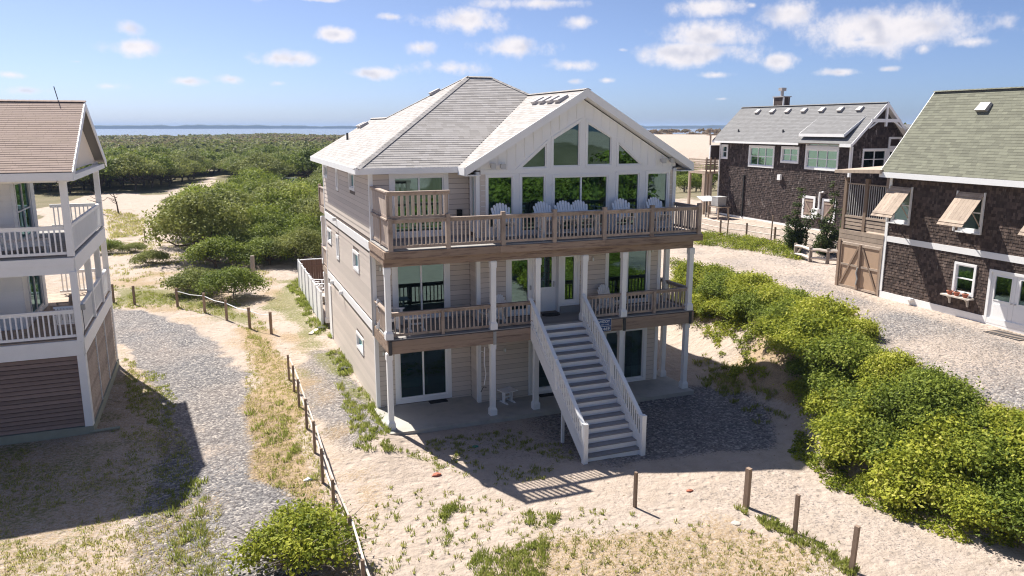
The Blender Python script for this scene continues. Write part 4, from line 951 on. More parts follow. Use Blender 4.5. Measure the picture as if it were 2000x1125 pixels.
# ------------------------------------------------------------------ on and around the beach house
def deck_chairs():
    G = 'white chairs lined up on the upper deck'
    lab = ['white fan back deck chair by the post before the leftmost tall window', 'white fan back deck chair at the left end of the long white table', 'white fan back deck chair at the middle of the long white table', 'white fan back deck chair at the long white table before the glass sliding door', 'lone white fan back deck chair between the table and the railing corner', 'white fan back deck chair nearest the right corner of the upper railing']
    first = None
    for i, px in enumerate((985, 1070, 1108, 1142, 1220, 1290)):
        x = ony(px, 400, 25.0)[0]
        if first is None: first = make_chair('deck_chair', (x, 24.95, Z2), 0, lab[0], G, tall=.26)
        else: copy_tree(first, (x, 24.95 + .05 * (i % 2), Z2), [0, .1, -.06, .05, -.12, .04][i], label=lab[i])
    x0, x1 = ony(1053, 412, 24.5)[0], ony(1178, 412, 24.5)[0]
    t = thing('bar_table', ((x0 + x1) / 2, 24.5, Z2), 'long white slatted table standing behind the upper deck railing', 'table')
    L = (x1 - x0) / 2
    for k in range(4): MB().box(-L, L, -.26 + k * .13, -.26 + k * .13 + .12, .90, .93).build('table_slat', 'vinyl', t)
    for a in (-1, 1):
        for b in (-1, 1): MB().box(a * (L - .1) - .04, a * (L - .1) + .04, b * .2 - .04, b * .2 + .04, 0, .90).build('leg', 'vinyl', t)
        MB().box(a * (L - .1) - .02, a * (L - .1) + .02, -.16, .16, .3, .38).build('stretcher', 'vinyl', t)
    make_chair('porch_chair', (5.62, 25.9, Z1), R(65), 'white chair in the left corner of the middle deck', None)
    make_chair('porch_chair', (ony(952, 580, 25.1)[0] + .1, 25.15, Z1), R(-70), 'white chair behind the middle deck railing beside the second column', None)
    make_chair('porch_chair', (ony(1196, 580, 25.1)[0], 25.1, Z1), R(25), 'white chair on the middle deck right of the stairs', None)
    def trestle(name, loc, label, L=.34, W=.22, h=.46, rz=0):
        t = thing(name, loc, label, 'table', None, rz)
        MB().box(-L, L, -W, W, h - .035, h).build('table_top', 'vinyl', t)
        for a in (-1, 1):
            MB().hexa([(a * L * .55 - .02, -.07, .05), (a * L * .55 + .02, -.07, .05), (a * L * .55 + .02, .07, .05), (a * L * .55 - .02, .07, .05)], [(a * L * .55 - .02, -.10, h - .035), (a * L * .55 + .02, -.10, h - .035), (a * L * .55 + .02, .10, h - .035), (a * L * .55 - .02, .10, h - .035)]).build('leg', 'vinyl', t)
            MB().hexa([(a * L * .55 - .035, -W, 0), (a * L * .55 + .035, -W, 0), (a * L * .55 + .035, W, 0), (a * L * .55 - .035, W, 0)], [(a * L * .55 - .03, -W * .7, .05), (a * L * .55 + .03, -W * .7, .05), (a * L * .55 + .03, W * .7, .05), (a * L * .55 - .03, W * .7, .05)]).build('foot', 'vinyl', t)
        MB().box(-L * .5, L * .5, -.015, .015, .18, .24).build('stretcher', 'vinyl', t)
        return t
    x, y = gpt(991, 785, 0); trestle('low_table', (x, y, 0), 'small white trestle table on the shaded ground floor patio', .30, .26, .48, .25)
    x = ony(813, 640, 25.2)[0]; trestle('low_table', (x, 25.2, Z1), 'small white trestle table behind the middle deck railing', .42, .28, .5)
    def doormat(px, py, z, w, d, label, rz=0, round_=False):
        x, y = gpt(px, py, z); m = MB()
        P = [(-w, -d), (w, -d), (w, d), (-w, d)] if not round_ else [(w * math.cos(a), d * math.sin(a)) for a in np.linspace(0, 2 * math.pi, 16, endpoint=False)]
        m.prism(P, 'z', .003, .022); o = m.build('doormat', 'black'); o.location = (x, y, z); o.rotation_euler = (0, 0, rz); tag(o, label, 'doormat')
    doormat(855, 783, 0, .34, .22, 'black doormat outside the ground floor sliding door'); doormat(1068, 771, 0, .34, .2, 'black doormat outside the ground floor glass door behind the stairs'); doormat(1076, 615, Z1, .36, .24, 'dark oval doormat before the entry door at the stair head', 0, True)
    # rental sign
    y0 = 24.10; u0, v1 = ony(1161, 625, y0); u1, v0 = ony(1192, 646, y0); u0 += .02; u1 += .03
    s = thing('rental_sign', ((u0 + u1) / 2, y0, v0), 'blue rental sign with white lettering fixed to the deck beam', 'sign')
    w = (u1 - u0) / 2; h = v1 - v0
    MB().box(-w, w, 0, .02, 0, h).build('board', 'sign_white', s); MB().box(-w + .012, w - .012, -.004, -.0005, .012, h * .38).build('number_field', 'sign_blue', s); MB().box(-w + .012, w - .012, -.004, -.0005, h * .42, h - .012).build('name_field', 'sign_blue', s)
    def text(body, width, z, size, nm):
        cu = bpy.data.curves.new(nm, 'FONT'); cu.body = body; cu.align_x = 'CENTER'; cu.size = size; cu.extrude = .0015; cu.offset = size * .012
        o = bpy.data.objects.new('tmp', cu); COL.objects.link(o); bpy.context.view_layer.update()
        me = bpy.data.meshes.new_from_object(o.evaluated_get(bpy.context.evaluated_depsgraph_get())); wd = o.dimensions.x; bpy.data.objects.remove(o)
        me.materials.clear(); me.materials.append(M['sign_white']); k = width / wd
        link(nm, me, s, (0, -.006, z), (k, 1, 1), (R(90), 0, 0))
    text('TWIDDY', w * 1.66, h * .69, h * .30, 'lettering'); text('252-457-1100', w * 1.45, h * .50, h * .13, 'lettering'); text('211469', w * 1.6, h * .10, h * .30, 'lettering')
    # garden hose hanging by the second column
    t = thing('hose_reel', (8.62, 24.75, .9), 'white hose hanging beside the second ground floor column', 'hose')
    MB().tube([(0, 0, 1.5), (-.02, 0, .9), (.05, .03, .5), (-.03, 0, .1)], .02, 6).build('hose', 'vinyl', t); MB().tube([(0, 0, 1.3), (-.12, 0, 1.36), (-.2, 0, 1.25)], .016, 6).build('nozzle', 'vinyl', t); MB().tube([(.06, .02, .0), (-.06, 0, .03), (-.15, .02, -.15)], .014, 5).build('hose', 'dark_metal', t)
deck_chairs()

def back_yard():
    t = thing('vinyl_fence', (4.95, 44, 0), 'white vinyl panel fence running back from the tan house', 'fence'); o = (4.95, 44, 0)
    n = 6; y0, y1 = 39.75, 50.2
    for i in range(n + 1):
        y = y0 + (y1 - y0) * i / n; piece('post', 'vinyl', 4.89, 5.01, y - .06, y + .06, -.3, 1.72, t, o)
    for i in range(n):
        a = y0 + (y1 - y0) * i / n + .06; b = y0 + (y1 - y0) * (i + 1) / n - .06; k = 8
        for j in range(k): piece('panel_board', 'vinyl', 4.935, 4.965, a + (b - a) * j / k + .004, a + (b - a) * (j + 1) / k - .004, -.1, 1.58, t, o)
        piece('rail', 'vinyl', 4.92, 4.98, a, b, 1.58, 1.66, t, o)
    t = thing('board_fence', (8, 50.2, 0), 'brown board fence closing the rear yard of the tan house', 'fence'); o = (8, 50.2, 0)
    for i in range(40): piece('board', 'brown_fence', 5.1 + i * .15, 5.1 + i * .15 + .142, 50.15, 50.18, -.2, 1.65, t, o)
    piece('rail', 'brown_fence', 5.1, 11.1, 50.11, 50.149, 1.2, 1.3, t, o); piece('cap_rail', 'white', 5.05, 11.1, 50.12, 50.22, 1.65, 1.70, t, o)
    piece('deck_floor', 'weathered', 5.1, 9.2, 40, 50.1, -.2, .05, t, o)
    make_chair('yard_chair', (5.75, 48.2, .05), R(60), 'white chair in the rear yard beside the board fence, farther one', None)
    make_chair('yard_chair', (5.75, 46.8, .05), R(60), 'white chair in the rear yard behind the vinyl fence, nearer one', None)
    p = thing('fire_pit', (5.9, 44.4, .05), 'round tan fire pit bowl behind the vinyl fence', 'fire pit')
    MB().tube([(0, 0, .0), (0, 0, .3), (0, 0, .42)], [.25, .42, .45], 14).build('bowl', 'concrete', p); MB().tube([(0, 0, .42), (0, 0, .46)], [.5, .5], 14).build('rim', 'pale_rail', p)
    for px, py, z, lb in ((630, 653, .0, 'dark splash block at the rear foot of the tan house wall'), (675, 713, -.1, 'dark splash block midway along the foot of the tan wall')):
        y, zz = onx(px, py, 4.85); m = MB(); m.hexa([(-.2, -.28, 0), (.2, -.28, 0), (.2, .28, 0), (-.2, .28, 0)], [(-.16, -.25, .16), (.16, -.25, .16), (.16, .25, .10), (-.16, .25, .10)]); q = m.build('splash_block', 'dark_metal'); q.location = (4.8, y, Hs(4.8, y)); tag(q, lb, 'splash block')
    x, y = gpt(613, 648, -.1); m = MB(); m.hexa([(-.5, -.1, 0), (.5, -.1, 0), (.5, .1, 0), (-.5, .1, 0)], [(-.5, -.1, .05), (.5, -.1, .05), (.5, .1, .05), (-.5, .1, .05)]); q = m.build('scrap_board', 'pale_rail'); q.location = (x, y, Hs(x, y) + .02); q.rotation_euler = (0.05, 0, R(62)); tag(q, 'pale scrap board lying in the weeds beside the vinyl fence', 'board')
back_yard()
# ------------------------------------------------------------------ foliage helpers
def leaf_points(C, Rr, n, leaf, seed, flat=1.0, up=.5, shell=(.55, 1.18), zmin=None, aspect=.62, rag=.13):
    """n leaf-shaped faces spread through the outer shells of lobes C (k,3) with radii Rr"""
    g = np.random.default_rng(seed); C = np.asarray(C, float); Rr = np.asarray(Rr, float)
    w = Rr ** 2; idx = g.choice(len(C), n, p=w / w.sum())
    d = g.normal(size=(n, 3)); d /= np.linalg.norm(d, axis=1)[:, None]
    low = d[:, 2] < -.25; d[low, 2] *= -1
    lob = g.random(len(C))
    r = Rr[idx] * (shell[0] + (shell[1] - shell[0]) * g.random(n) ** .8)
    P = C[idx] + d * np.stack([r, r, r * flat], 1)
    P = P + g.normal(size=(n, 3)) * (Rr[idx] * rag)[:, None]
    if zmin is not None: P[:, 2] = np.maximum(P[:, 2], zmin + .02 * g.random(n))
    nn = d * .8 + np.array([0, 0, up]) + .6 * g.normal(size=(n, 3)); nn /= np.linalg.norm(nn, axis=1)[:, None]
    t = np.cross(nn, g.normal(size=(n, 3))); t /= np.linalg.norm(t, axis=1)[:, None]; b = np.cross(nn, t)
    L = (leaf * (.55 + 1.0 * g.random(n) ** 1.5))[:, None]
    V = np.stack([P - t * L * .5, P + b * L * aspect * .5 - nn * L * .08, P + t * L * .5, P - b * L * aspect * .5 - nn * L * .08], 1).reshape(-1, 3)
    F = np.arange(4 * n).reshape(-1, 4)
    return V, F, np.clip(.62 * g.random(n) + .38 * lob[idx], 0, 1)
def crown_lobes(g, R_, H_, k, base=.45, rl=(.30, .44)):
    C = []; r = []
    for i in range(k):
        a = i * 2.39996 + g.uniform(-.3, .3); q = math.sqrt((i + .4) / k) * .78; q *= g.uniform(.9, 1.1)
        z = H_ * (base + (1 - base) * .74 * (1 - q * q) * g.uniform(.75, 1.15))
        C.append((q * R_ * math.cos(a), q * R_ * math.sin(a), z)); r.append(R_ * g.uniform(*rl))
    return np.array(C), np.array(r)
def tree_proto(name, R_, H_, k, n, leaf, lm, seed, label, cat, group, base=.45, flat=.62, trunk=.16, twigs=0, loc=(0, 0, 0), rl=(.30, .44), rag=.13):
    g = random.Random(seed); t = thing(name, loc, label, cat, group)
    C, r = crown_lobes(g, R_, H_, k, base, rl)
    b = MB(); fork = (g.uniform(-.1, .1) * R_, g.uniform(-.1, .1) * R_, H_ * .22)
    b.tube([(0, 0, -.3), (fork[0] * .5, fork[1] * .5, H_ * .1), fork], [trunk, trunk * .85, trunk * .7], 7)
    for i, c in enumerate(C):
        if i % 2 == 0 or k < 8:
            m = (fork[0] * .4 + c[0] * .6 + g.uniform(-.2, .2), fork[1] * .4 + c[1] * .6 + g.uniform(-.2, .2), (fork[2] + c[2]) * .5 - .05 * H_)
            b.tube([fork, m, (c[0], c[1], c[2])], [trunk * .55, trunk * .36, trunk * .12], 5)
    for i in range(twigs):
        a = g.uniform(0, 6.28); q = g.uniform(.3, 1.05) * R_; z = H_ * g.uniform(.4, 1.02); s = (q * .3 * math.cos(a), q * .3 * math.sin(a), H_ * .2); e = (q * math.cos(a), q * math.sin(a), z)
        b.tube([s, ((s[0] + e[0]) / 2 + g.uniform(-.15, .15), (s[1] + e[1]) / 2 + g.uniform(-.15, .15), (s[2] + e[2]) / 2 + .1), e], [.02, .012, .005], 4, False)
    b.build('trunk' if cat == 'tree' else 'stems', 'bark' if not twigs else 'twig', t)
    V, F, T = leaf_points(C, r, n, leaf, seed, flat, zmin=.03, rag=rag)
    link('crown' if cat == 'tree' else 'foliage', mesh_np('crown_' + name, V, F, lm, T), t)
    return t
# ------------------------------------------------------------------ white porch house on the left
def build_porch_house():
    O = (-9.5, 32, 0); H = thing('porch_house', O, 'white two storey porch house with tan shingle roof and brown slatted skirt', 'house')
    B = lambda: MB(O); pc = lambda nm, m, x0, x1, y0, y1, z0, z1, par=H: piece(nm, m, x0, x1, y0, y1, z0, z1, par, O)
    XR, YA, YB, XW, XEND = -4.25, 28.0, 36.2, -6.2, -17.0
    D1, D2 = 3.18, 5.92
    # body
    drs = [(31.0, 33.4, D1 + .05, D1 + 2.25), (30.75, 33.3, D2 + .05, D2 + 2.3)]
    w = B(); wall_panel(w, 'X', XW, 30.2, 34.0, 0, 8.7, drs); fw = [(-9.2, -7.2, D1 + .05, D1 + 2.2), (-13, -11.5, D2 + .8, D2 + 2.1)]
    wall_panel(w, 'y', 30.2, XEND, XW - .14, 0, 8.7, fw); w.box(XEND, XW, 33.86, 34.0, 0, 8.7); wl = w.build('wall', 'white', H)
    siding('y', 30.2, XEND, XW - .02, D1, 8.7, fw, e=.19); siding('X', XW, 30.22, 33.98, D1, 8.7, drs, e=.19); flush_boards(wl, O, 'white', 80)
    for a in drs: opening(H, O, 'X', XW, a, 'french_door', .09, .10, (.5,), (.5,) if a[2] > 5 else (), g='glass_green')
    opening(H, O, 'y', 30.2, fw[0], 'french_door', .09, .10, (.5,), g='glass_green'); opening(H, O, 'y', 30.2, fw[1], 'window', .09, .05, (), (.5,), g='glass_green')
    pc('interior_floor', 'interior_floor', XEND, XW - .15, 30.35, 33.85, D1 - .2, D1); pc('interior_floor', 'interior_floor', XEND, XW - .15, 30.35, 33.85, D2 - .2, D2)
    # decks
    for z in (D1, D2):
        d = B(); d.box(XEND, XR - .06, YA + .06, 30.2 - .03, z - .25, z - .035); d.box(XW + .03, XR - .06, 30.2, YB - .06, z - .25, z - .035); d.box(XEND, XW, 34.03, YB - .06, z - .25, z - .035); dk = d.build('deck', 'white_worn', H)
        y = YA
        while y < YB:
            pc('deck_board', 'weathered' if z == D1 else 'board_grey', XEND if y < 30.0 or y > 34.0 else XW + .03, XR, y, y + .138, z - .032, z, dk); y += .145
        pc('beam', 'white_worn', XEND, XR + .02, YA - .07, YA - .005, z - .28, z - .04); pc('beam', 'white_worn', XEND, XR + .0, YA - .05, YA + .03, z - .56, z - .285)
        pc('beam', 'white_worn', XR + .001, XR + .05, YA + .0, YB, z - .28, z - .04); pc('beam', 'white_worn', XR - .03, XR + .04, YA + .04, YB, z - .56, z - .285)
    # posts
    for (x, y, a, b) in [(XR - .05, YA + .05, D2, 8.5), (XR - .05, YB - .1, D2, 8.6), (-8.6, YA + .05, D2, 8.5), (-12.8, YA + .05, D2, 8.5), (XR - .05, YA + .02, D1 - .1, D2 - .5), (XR - .05, 31.2, D1, D2 - .5), (XR - .05, 33.8, D1, D2 - .5), (XR - .05, YB - .1, D1, D2 - .5), (-8.6, YA + .05, D1, D2 - .5), (-12.8, YA + .05, D1, D2 - .5)]:
        pc('post', 'white_worn', x - .10, x + .10, y - .10, y + .10, a, b)
    for z in (D1, D2):
        for a, b in ((-16.9, -12.92), (-12.68, -8.72), (-8.48, XR - .17)): railing(H, O, (a, YA + .04), (b, YA + .04), z, z + .98, 'white_worn', 'white', sp=.155, bw=.045, tw=.09)
        ys = [YA + .17, 31.1, 31.3, 33.7, 33.9, YB - .22] if z == D1 else [YA + .17, YB - .22]
        for a, b in zip(ys[::2], ys[1::2]): railing(H, O, (XR - .05, a), (XR - .05, b), z, z + .98, 'white_worn', 'white', sp=.11, bw=.05, tw=.11)
        railing(H, O, (XW + .1, YB - .1), (XR - .2, YB - .1), z, z + .98, 'white_worn', 'white', sp=.155, bw=.045, tw=.09)
    # slatted skirt round the ground level, each slat separate
    pc('corner_post', 'white_worn', XR - .22, XR + .02, YA - .02, YA + .10, .12, D1 - .57); pc('corner_post', 'white_worn', XR - .03, XR + .03, YA + .101, YA + .24, .12, D1 - .57); pc('corner_post', 'white_worn', XR - .03, XR + .03, YB - .2, YB, .12, D1 - .57)
    for a, b in ((-7.1, XR - .23), (-10.0, -7.2), (-12.9, -10.1)):
        p = B(); p.box(a, b, YA + .10, YA + .12, .14, D1 - .57); p = p.build('skirt_panel', 'black', H); n = 17; h = (D1 - .57 - .16) / n
        for i in range(n):
            z = .16 + i * h; s = B(); s.hexa([(a, YA + .015, z), (b, YA + .015, z), (b, YA + .035, z), (a, YA + .035, z)], [(a, YA + .07, z + h * .78), (b, YA + .07, z + h * .78), (b, YA + .09, z + h * .78), (a, YA + .09, z + h * .78)]); s.build('slat', 'louvre', p)
        pc('skirt_trim', 'louvre', b + .01, b + .09, YA + .005, YA + .1, .14, D1 - .57)
    ys = [YA + .25, 30.75, 33.3, YB - .22]
    for a, b in zip(ys, ys[1:]):
        p = B(); p.box(XR - .10, XR - .08, a, b - .06, .14, D1 - .57); p = p.build('skirt_panel', 'black', H); n = 17; h = (D1 - .57 - .16) / n
        for i in range(n):
            z = .16 + i * h; s = B(); s.hexa([(XR + .0, a, z), (XR + .0, b - .07, z), (XR - .02, b - .07, z), (XR - .02, a, z)], [(XR - .05, a, z + h * .78), (XR - .05, b - .07, z + h * .78), (XR - .07, b - .07, z + h * .78), (XR - .07, a, z + h * .78)]); s.build('slat', 'weathered', p)
        pc('skirt_trim', 'white_worn', XR - .02, XR + .025, b - .06, b - .005, .14, D1 - .57)
    pc('base_beam', 'moss_concrete', XEND, XR + .04, YA - .04, YA + .13, -.35, .135); pc('base_beam', 'moss_concrete', XR - .1, XR + .05, YA + .131, YB, -.35, .135)
    # roof: gable end to the right
    YR, ZR, ze, ya, yb, xr = 32.0, 10.88, 8.62, 27.5, 36.5, -3.92; sl = (ZR - ze) / (YR - ya); c = 1 / math.hypot(1, sl); s = sl * c
    r = B(); r.slab([(XEND - .5, ya, ze), (xr, ya, ze), (xr, YR, ZR), (XEND - .5, YR, ZR)], (0, -s, c), .10); r.slab([(xr, yb, ze), (XEND - .5, yb, ze), (XEND - .5, YR, ZR), (xr, YR, ZR)], (0, s, c), .10)
    roof = r.build('roof', 'roof_base', H)
    L = xr - XEND + .5
    shingle_field(roof, O, 'shingles', 'shingle_tan', (XEND - .5, ya, ze), (1, 0, 0), (0, c, s), (0, -s, c), [(L - 7, 0), (L, 0), (L, (YR - ya) / c), (L - 7, (YR - ya) / c)], wmin=.2, wmax=.46, seed=11)
    caps(roof, O, (-11, YR, ZR), (xr, YR, ZR), 'shingle_tan')
    pc('fascia', 'white', XEND, xr, ya - .03, ya, ze - .26, ze - .02)
    for yy, sg in ((ya, 1), (yb, -1)):
        b = B(); b.hexa([(xr - .02, yy, ze - .26), (xr + .02, yy, ze - .26), (xr + .02, YR, ZR - .26), (xr - .02, YR, ZR - .26)], [(xr - .02, yy, ze + .01), (xr + .02, yy, ze + .01), (xr + .02, YR, ZR + .01), (xr - .02, YR, ZR + .01)]); b.build('barge_board', 'white', H)
    g = B(); g.prism([(ya + .6, ze - .05), (yb - .6, ze - .05), (YR, ZR - .35)], 'x', XR - .06, XR + .0); g.build('gable_wall', 'glow_cream', H)
    pc('soffit', 'glow_cream', XEND, XR - .3, ya + .03, YR - .1, ze - .22, ze - .19); pc('pent_board', 'white', XR + .001, xr - .04, ya + .3, yb - .3, ze - .30, ze - .12)
    pc('beam', 'white_worn', XR - .2, XR + .05, YA, YB, ze - .36, ze - .305); pc('beam', 'white_worn', XEND, XR - .21, YA - .03, YA + .12, ze - .34, ze - .223)
    B().tube([(-4.75, YR, ZR + .05), (-4.83, YR, ZR + .50)], .016, 5).build('antenna', 'dark_metal', roof)
    e = B(); e.box(XR + .05, XR + .17, YA + .0, YA + .12, D1 + .95, D1 + 1.12); m_ = e.build('electric_box', 'ac_grey', H); B().tube([(XR + .09, YA + .0, D1 + .95), (XR + .1, YA - .01, D1 + .3), (XR + .03, YA - .03, D1 - .05), (XR - .05, YA - .08, D1 - .1)], .012, 5).build('cable', 'dark_metal', m_)
def armchair(loc, rz, label, m):
    t = thing('porch_armchair', loc, label, 'chair', None, rz)
    MB().box(-.28, .28, -.27, .27, .40, .44).build('seat', m, t)
    for k in range(6): MB().hexa([(-.26 + k * .09, .25, .46), (-.19 + k * .09, .25, .46), (-.19 + k * .09, .28, .46), (-.26 + k * .09, .28, .46)], [(-.26 + k * .09, .33, .98), (-.19 + k * .09, .33, .98), (-.19 + k * .09, .36, .98), (-.26 + k * .09, .36, .98)]).build('back_slat', m, t)
    MB().bar((-.3, .345, 1.0), (.3, .345, 1.0), .04, .06).build('back_rail', m, t)
    for a in (-1, 1):
        MB().box(a * .30 - .035, a * .30 + .035, -.30, .32, .64, .67).build('arm', m, t)
        for b in (-.26, .26): MB().box(a * .30 - .025, a * .30 + .025, b - .025, b + .025, 0, .64).build('leg', m, t)
build_porch_house()
armchair((-5.15, 30.6, 3.18), R(-100), 'weathered white armchair on the lower porch of the white house', 'weathered'); armchair((-4.75, 28.75, 3.18), R(180), 'white armchair close to the corner post of the lower porch', 'vinyl')
def chaise():
    t = thing('lounge_chair', (-6.0, 29.2, 5.92), 'white cushioned lounge chair on the upper porch of the white house', 'lounge chair', None, R(100))
    MB().box(-.33, .33, -.9, .3, .30, .42).build('cushion', 'fabric_white', t); MB().hexa([(-.33, .25, .34), (.33, .25, .34), (.33, .37, .34), (-.33, .37, .34)], [(-.33, .62, 1.0), (.33, .62, 1.0), (.33, .74, 1.0), (-.33, .74, 1.0)]).build('back_cushion', 'fabric_white', t)
    for a in (-1, 1):
        MB().box(a * .34 - .03, a * .34 + .03, -.92, .4, .24, .30).build('side_rail', 'vinyl', t)
        for y in (-.85, .3): MB().box(a * .34 - .03, a * .34 + .03, y - .03, y + .03, 0, .24).build('leg', 'vinyl', t)
chaise()

# ------------------------------------------------------------------ brown shingled barn on the right
def build_barn():
    X, Y0, Y1, ZG = 28.0, 10.0, 25.85, 2.45; O = (30.3, 18, ZG)
    H = thing('shingled_barn', O, 'dark cedar shingled barn with green roof and propped board shutters', 'barn')
    B = lambda: MB(O); pc = lambda nm, m, x0, x1, y0, y1, z0, z1, par=H: piece(nm, m, x0, x1, y0, y1, z0, z1, par, O)
    wins = [(24.66, 25.66, 5.88, 7.42), (21.30, 22.32, 5.90, 7.44), (17.95, 18.95, 5.90, 7.44)]; w3 = (21.28, 22.26, 3.34, 4.64); dr = (18.52, 20.72, 2.50, 4.60)
    ops = wins + [w3, dr]
    w = B(); wall_panel(w, 'x', X, Y0, Y1, ZG - .3, 8.15, ops); w.box(X + .14, 32.7, Y1 - .14, Y1, ZG - .3, 8.15); w.box(X + .14, 32.7, Y0, Y0 + .14, ZG - .3, 8.15); w.box(32.56, 32.7, Y0 + .14, Y1 - .14, ZG - .3, 8.15)
    w.prism([(28.0, 8.15), (32.7, 8.15), (30.36, 11.2)], 'y', Y1 - .14, Y1); w.prism([(28.0, 8.15), (32.7, 8.15), (30.36, 11.2)], 'y', Y0, Y0 + .14)
    wall = w.build('wall', 'cedar_dark', H)
    bands = [(4.99, 5.24), (ZG - .3, 2.72)]
    f_ops = [(-(o[1]), -(o[0]), o[2] - 0, o[3]) for o in ops] + [(-99, 99, a, b) for a, b in bands]
    shingle_field(wall, O, 'wall_shingles', 'cedar', (X, 0, 0), (0, -1, 0), (0, 0, 1), (-1, 0, 0), [(-Y1 + .1, 2.72), (-14.0, 2.72), (-14.0, 8.05), (-Y1 + .1, 8.05)], exp=.125, wmin=.07, wmax=.16, lift=.017, ops=f_ops, gap=.004, seed=21, butt=.004, rough=.5, over=1.05)
    for a, b in bands: pc('band_board', 'white', X - .045, X + .01, Y0, Y1 + .02, a, b)
    pc('corner_board', 'white', X - .05, X + .06, Y1 - .10, Y1 + .04, 2.73, 8.0)
    for i, a in enumerate(wins):
        o_ = opening(H, O, 'x', X, a, 'window', .09, .05, (), (.5,), g='glass_green')
    opening(H, O, 'x', X, w3, 'window', .09, .05, (), (.52,), g='glass', trim_d=.05)
    # propped shutters: hinged at the window head, each plank separate
    for i, (a, b, z0, z1) in enumerate(wins):
        ya, yb = a - .02, b + .10; hx, hz = X - .06, z1 + .02; tx, tz = X - 1.12, 6.20
        s = B(); d = Vector((tx - hx, 0, tz - hz)); n = Vector((d.z, 0, -d.x)).normalized(); n = n if n.z > 0 else -n
        s.bar((hx + d.x * .5, ya + .08, hz + d.z * .5 - .06), (X - .05, ya + .08, z0 + .25), .03, .03, (0, 1, 0)); s.bar((hx + d.x * .5, yb - .08, hz + d.z * .5 - .06), (X - .05, yb - .08, z0 + .25), .03, .03, (0, 1, 0))
        sh = s.build('shutter', 'weathered', H); k = 7
        for j in range(k):
            p = yb - (yb - ya) * j / k - .003; q = yb - (yb - ya) * (j + 1) / k + .003
            m_ = B(); A = [Vector((hx, p, hz)), Vector((hx, q, hz)), Vector((tx, q, tz)), Vector((tx, p, tz))]; m_.hexa([v - n * .022 for v in A], A); m_.build('plank', 'weathered', sh)
        for f in (.10, .88):
            c0 = Vector((hx, 0, hz)) + d * f; m_ = B(); m_.bar((c0.x + n.x * .014, ya + .01, c0.z + n.z * .014), (c0.x + n.x * .014, yb - .01, c0.z + n.z * .014), .13, .022, n); m_.build('batten', 'weathered', sh)
        pc('shutter_frame', 'white', X - .16, X - .051, yb - .005, yb + .03, z0 - .02, z1 + .05); pc('window_sill', 'white', X - .13, X - .036, a - .04, b + .04, z0 - .05, z0 - .002)
        pc('shutter_frame', 'white', X - .13, X - .051, ya - .03, ya + .0, z0 - .02, z1 + .05)
    # flower shelf with brackets
    sh = B(); sh.box(X - .34, X - .03, 21.22, 22.52, 3.24, 3.30); sh = sh.build('window_shelf', 'pale_rail', H)
    for y in (21.45, 22.25): m_ = B(); m_.prism([(X - .30, 3.235), (X - .05, 3.235), (X - .05, 2.92), (X - .10, 2.92), (X - .16, 3.12)], 'y', y - .03, y + .03); m_.build('bracket', 'pale_rail', sh)
    # double door
    fr = B(); ring(fr, 'x', X, [(dr[0], dr[2]), (dr[1], dr[2]), (dr[1], dr[3]), (dr[0], dr[3])], [(dr[0] + .1, dr[2]), (dr[1] - .1, dr[2]), (dr[1] - .1, dr[3] - .1), (dr[0] + .1, dr[3] - .1)], -.02, .05); fr.build('door_frame', 'white', H)
    my = (dr[0] + dr[1]) / 2
    for a, b in ((my + .004, dr[1] - .105), (dr[0] + .105, my - .004)):
        d = B(); P = [(a, dr[2] + .02), (b, dr[2] + .02), (b, dr[3] - .105), (a, dr[3] - .105)]; Q = [(a + .17, 3.45), (b - .17, 3.45), (b - .17, 4.36), (a + .17, 4.36)]
        ring(d, 'x', X, P, Q, -.06, .0); pbox(d, 'x', X, a + .20, b - .20, 2.66, 3.28, .0, .012); d = d.build('door', 'vinyl', H)
        m_ = B(); ring(m_, 'x', X, [(q[0] + sx * -.03, q[1] + sz * -.03) for q, sx, sz in zip(Q, (1, -1, -1, 1), (1, 1, -1, -1))], Q, .0, .018); m_.build('pane_frame', 'vinyl', d)
        m_ = B(); m_.add([PL('x', X, *q, -.03) for q in Q], [(0, 1, 2, 3)]); m_.build('pane', 'glass_green', d)
        hy = my + (.07 if a > my else -.07); m_ = B(); m_.tube([(X - .0, hy, 3.42), (X - .07, hy, 3.42)], .03, 8); m_.build('handle', 'metal', d)
    pc('interior_wall', 'interior', X + 1.6, X + 1.65, Y0 + .2, Y1 - .2, ZG, 8.1); pc('interior_floor', 'interior_floor', X + .15, 32.5, Y0 + .2, Y1 - .2, 5.0, 5.2)
    # roof
    xe, ze, xr, zr, ya, yb = 27.58, 8.06, 30.36, 11.52, 9.6, 26.12; sl = (zr - ze) / (xr - xe); c = 1 / math.hypot(1, sl); s = sl * c; xo = 2 * xr - xe
    r = B(); r.slab([(xe, yb, ze), (xe, ya, ze), (xr, ya, zr), (xr, yb, zr)], (-s, 0, c), .1); r.slab([(xo, ya, ze), (xo, yb, ze), (xr, yb, zr), (xr, ya, zr)], (s, 0, c), .1); roof = r.build('roof', 'roof_base', H)
    shingle_field(roof, O, 'shingles', 'shingle_green', (xe, yb, ze), (0, -1, 0), (c, 0, s), (-s, 0, c), [(0, 0), (10, 0), (10, (xr - xe) / c), (0, (xr - xe) / c)], exp=.14, wmin=.18, wmax=.4, seed=22, lift=.012)
    caps(roof, O, (xr, 16, zr), (xr, yb, zr), 'shingle_green')
    pc('fascia', 'white', xe - .03, xe, ya, yb, ze - .24, ze - .01); pc('soffit', 'white', xe, X, ya, yb, ze - .24, ze - .2)
    b = B(); b.hexa([(xe, yb, ze - .2), (xr, yb, zr - .2), (xr, yb + .03, zr - .2), (xe, yb + .03, ze - .2)], [(xe, yb, ze), (xr, yb, zr), (xr, yb + .03, zr), (xe, yb + .03, ze)]); b.build('barge_board', 'white', H)
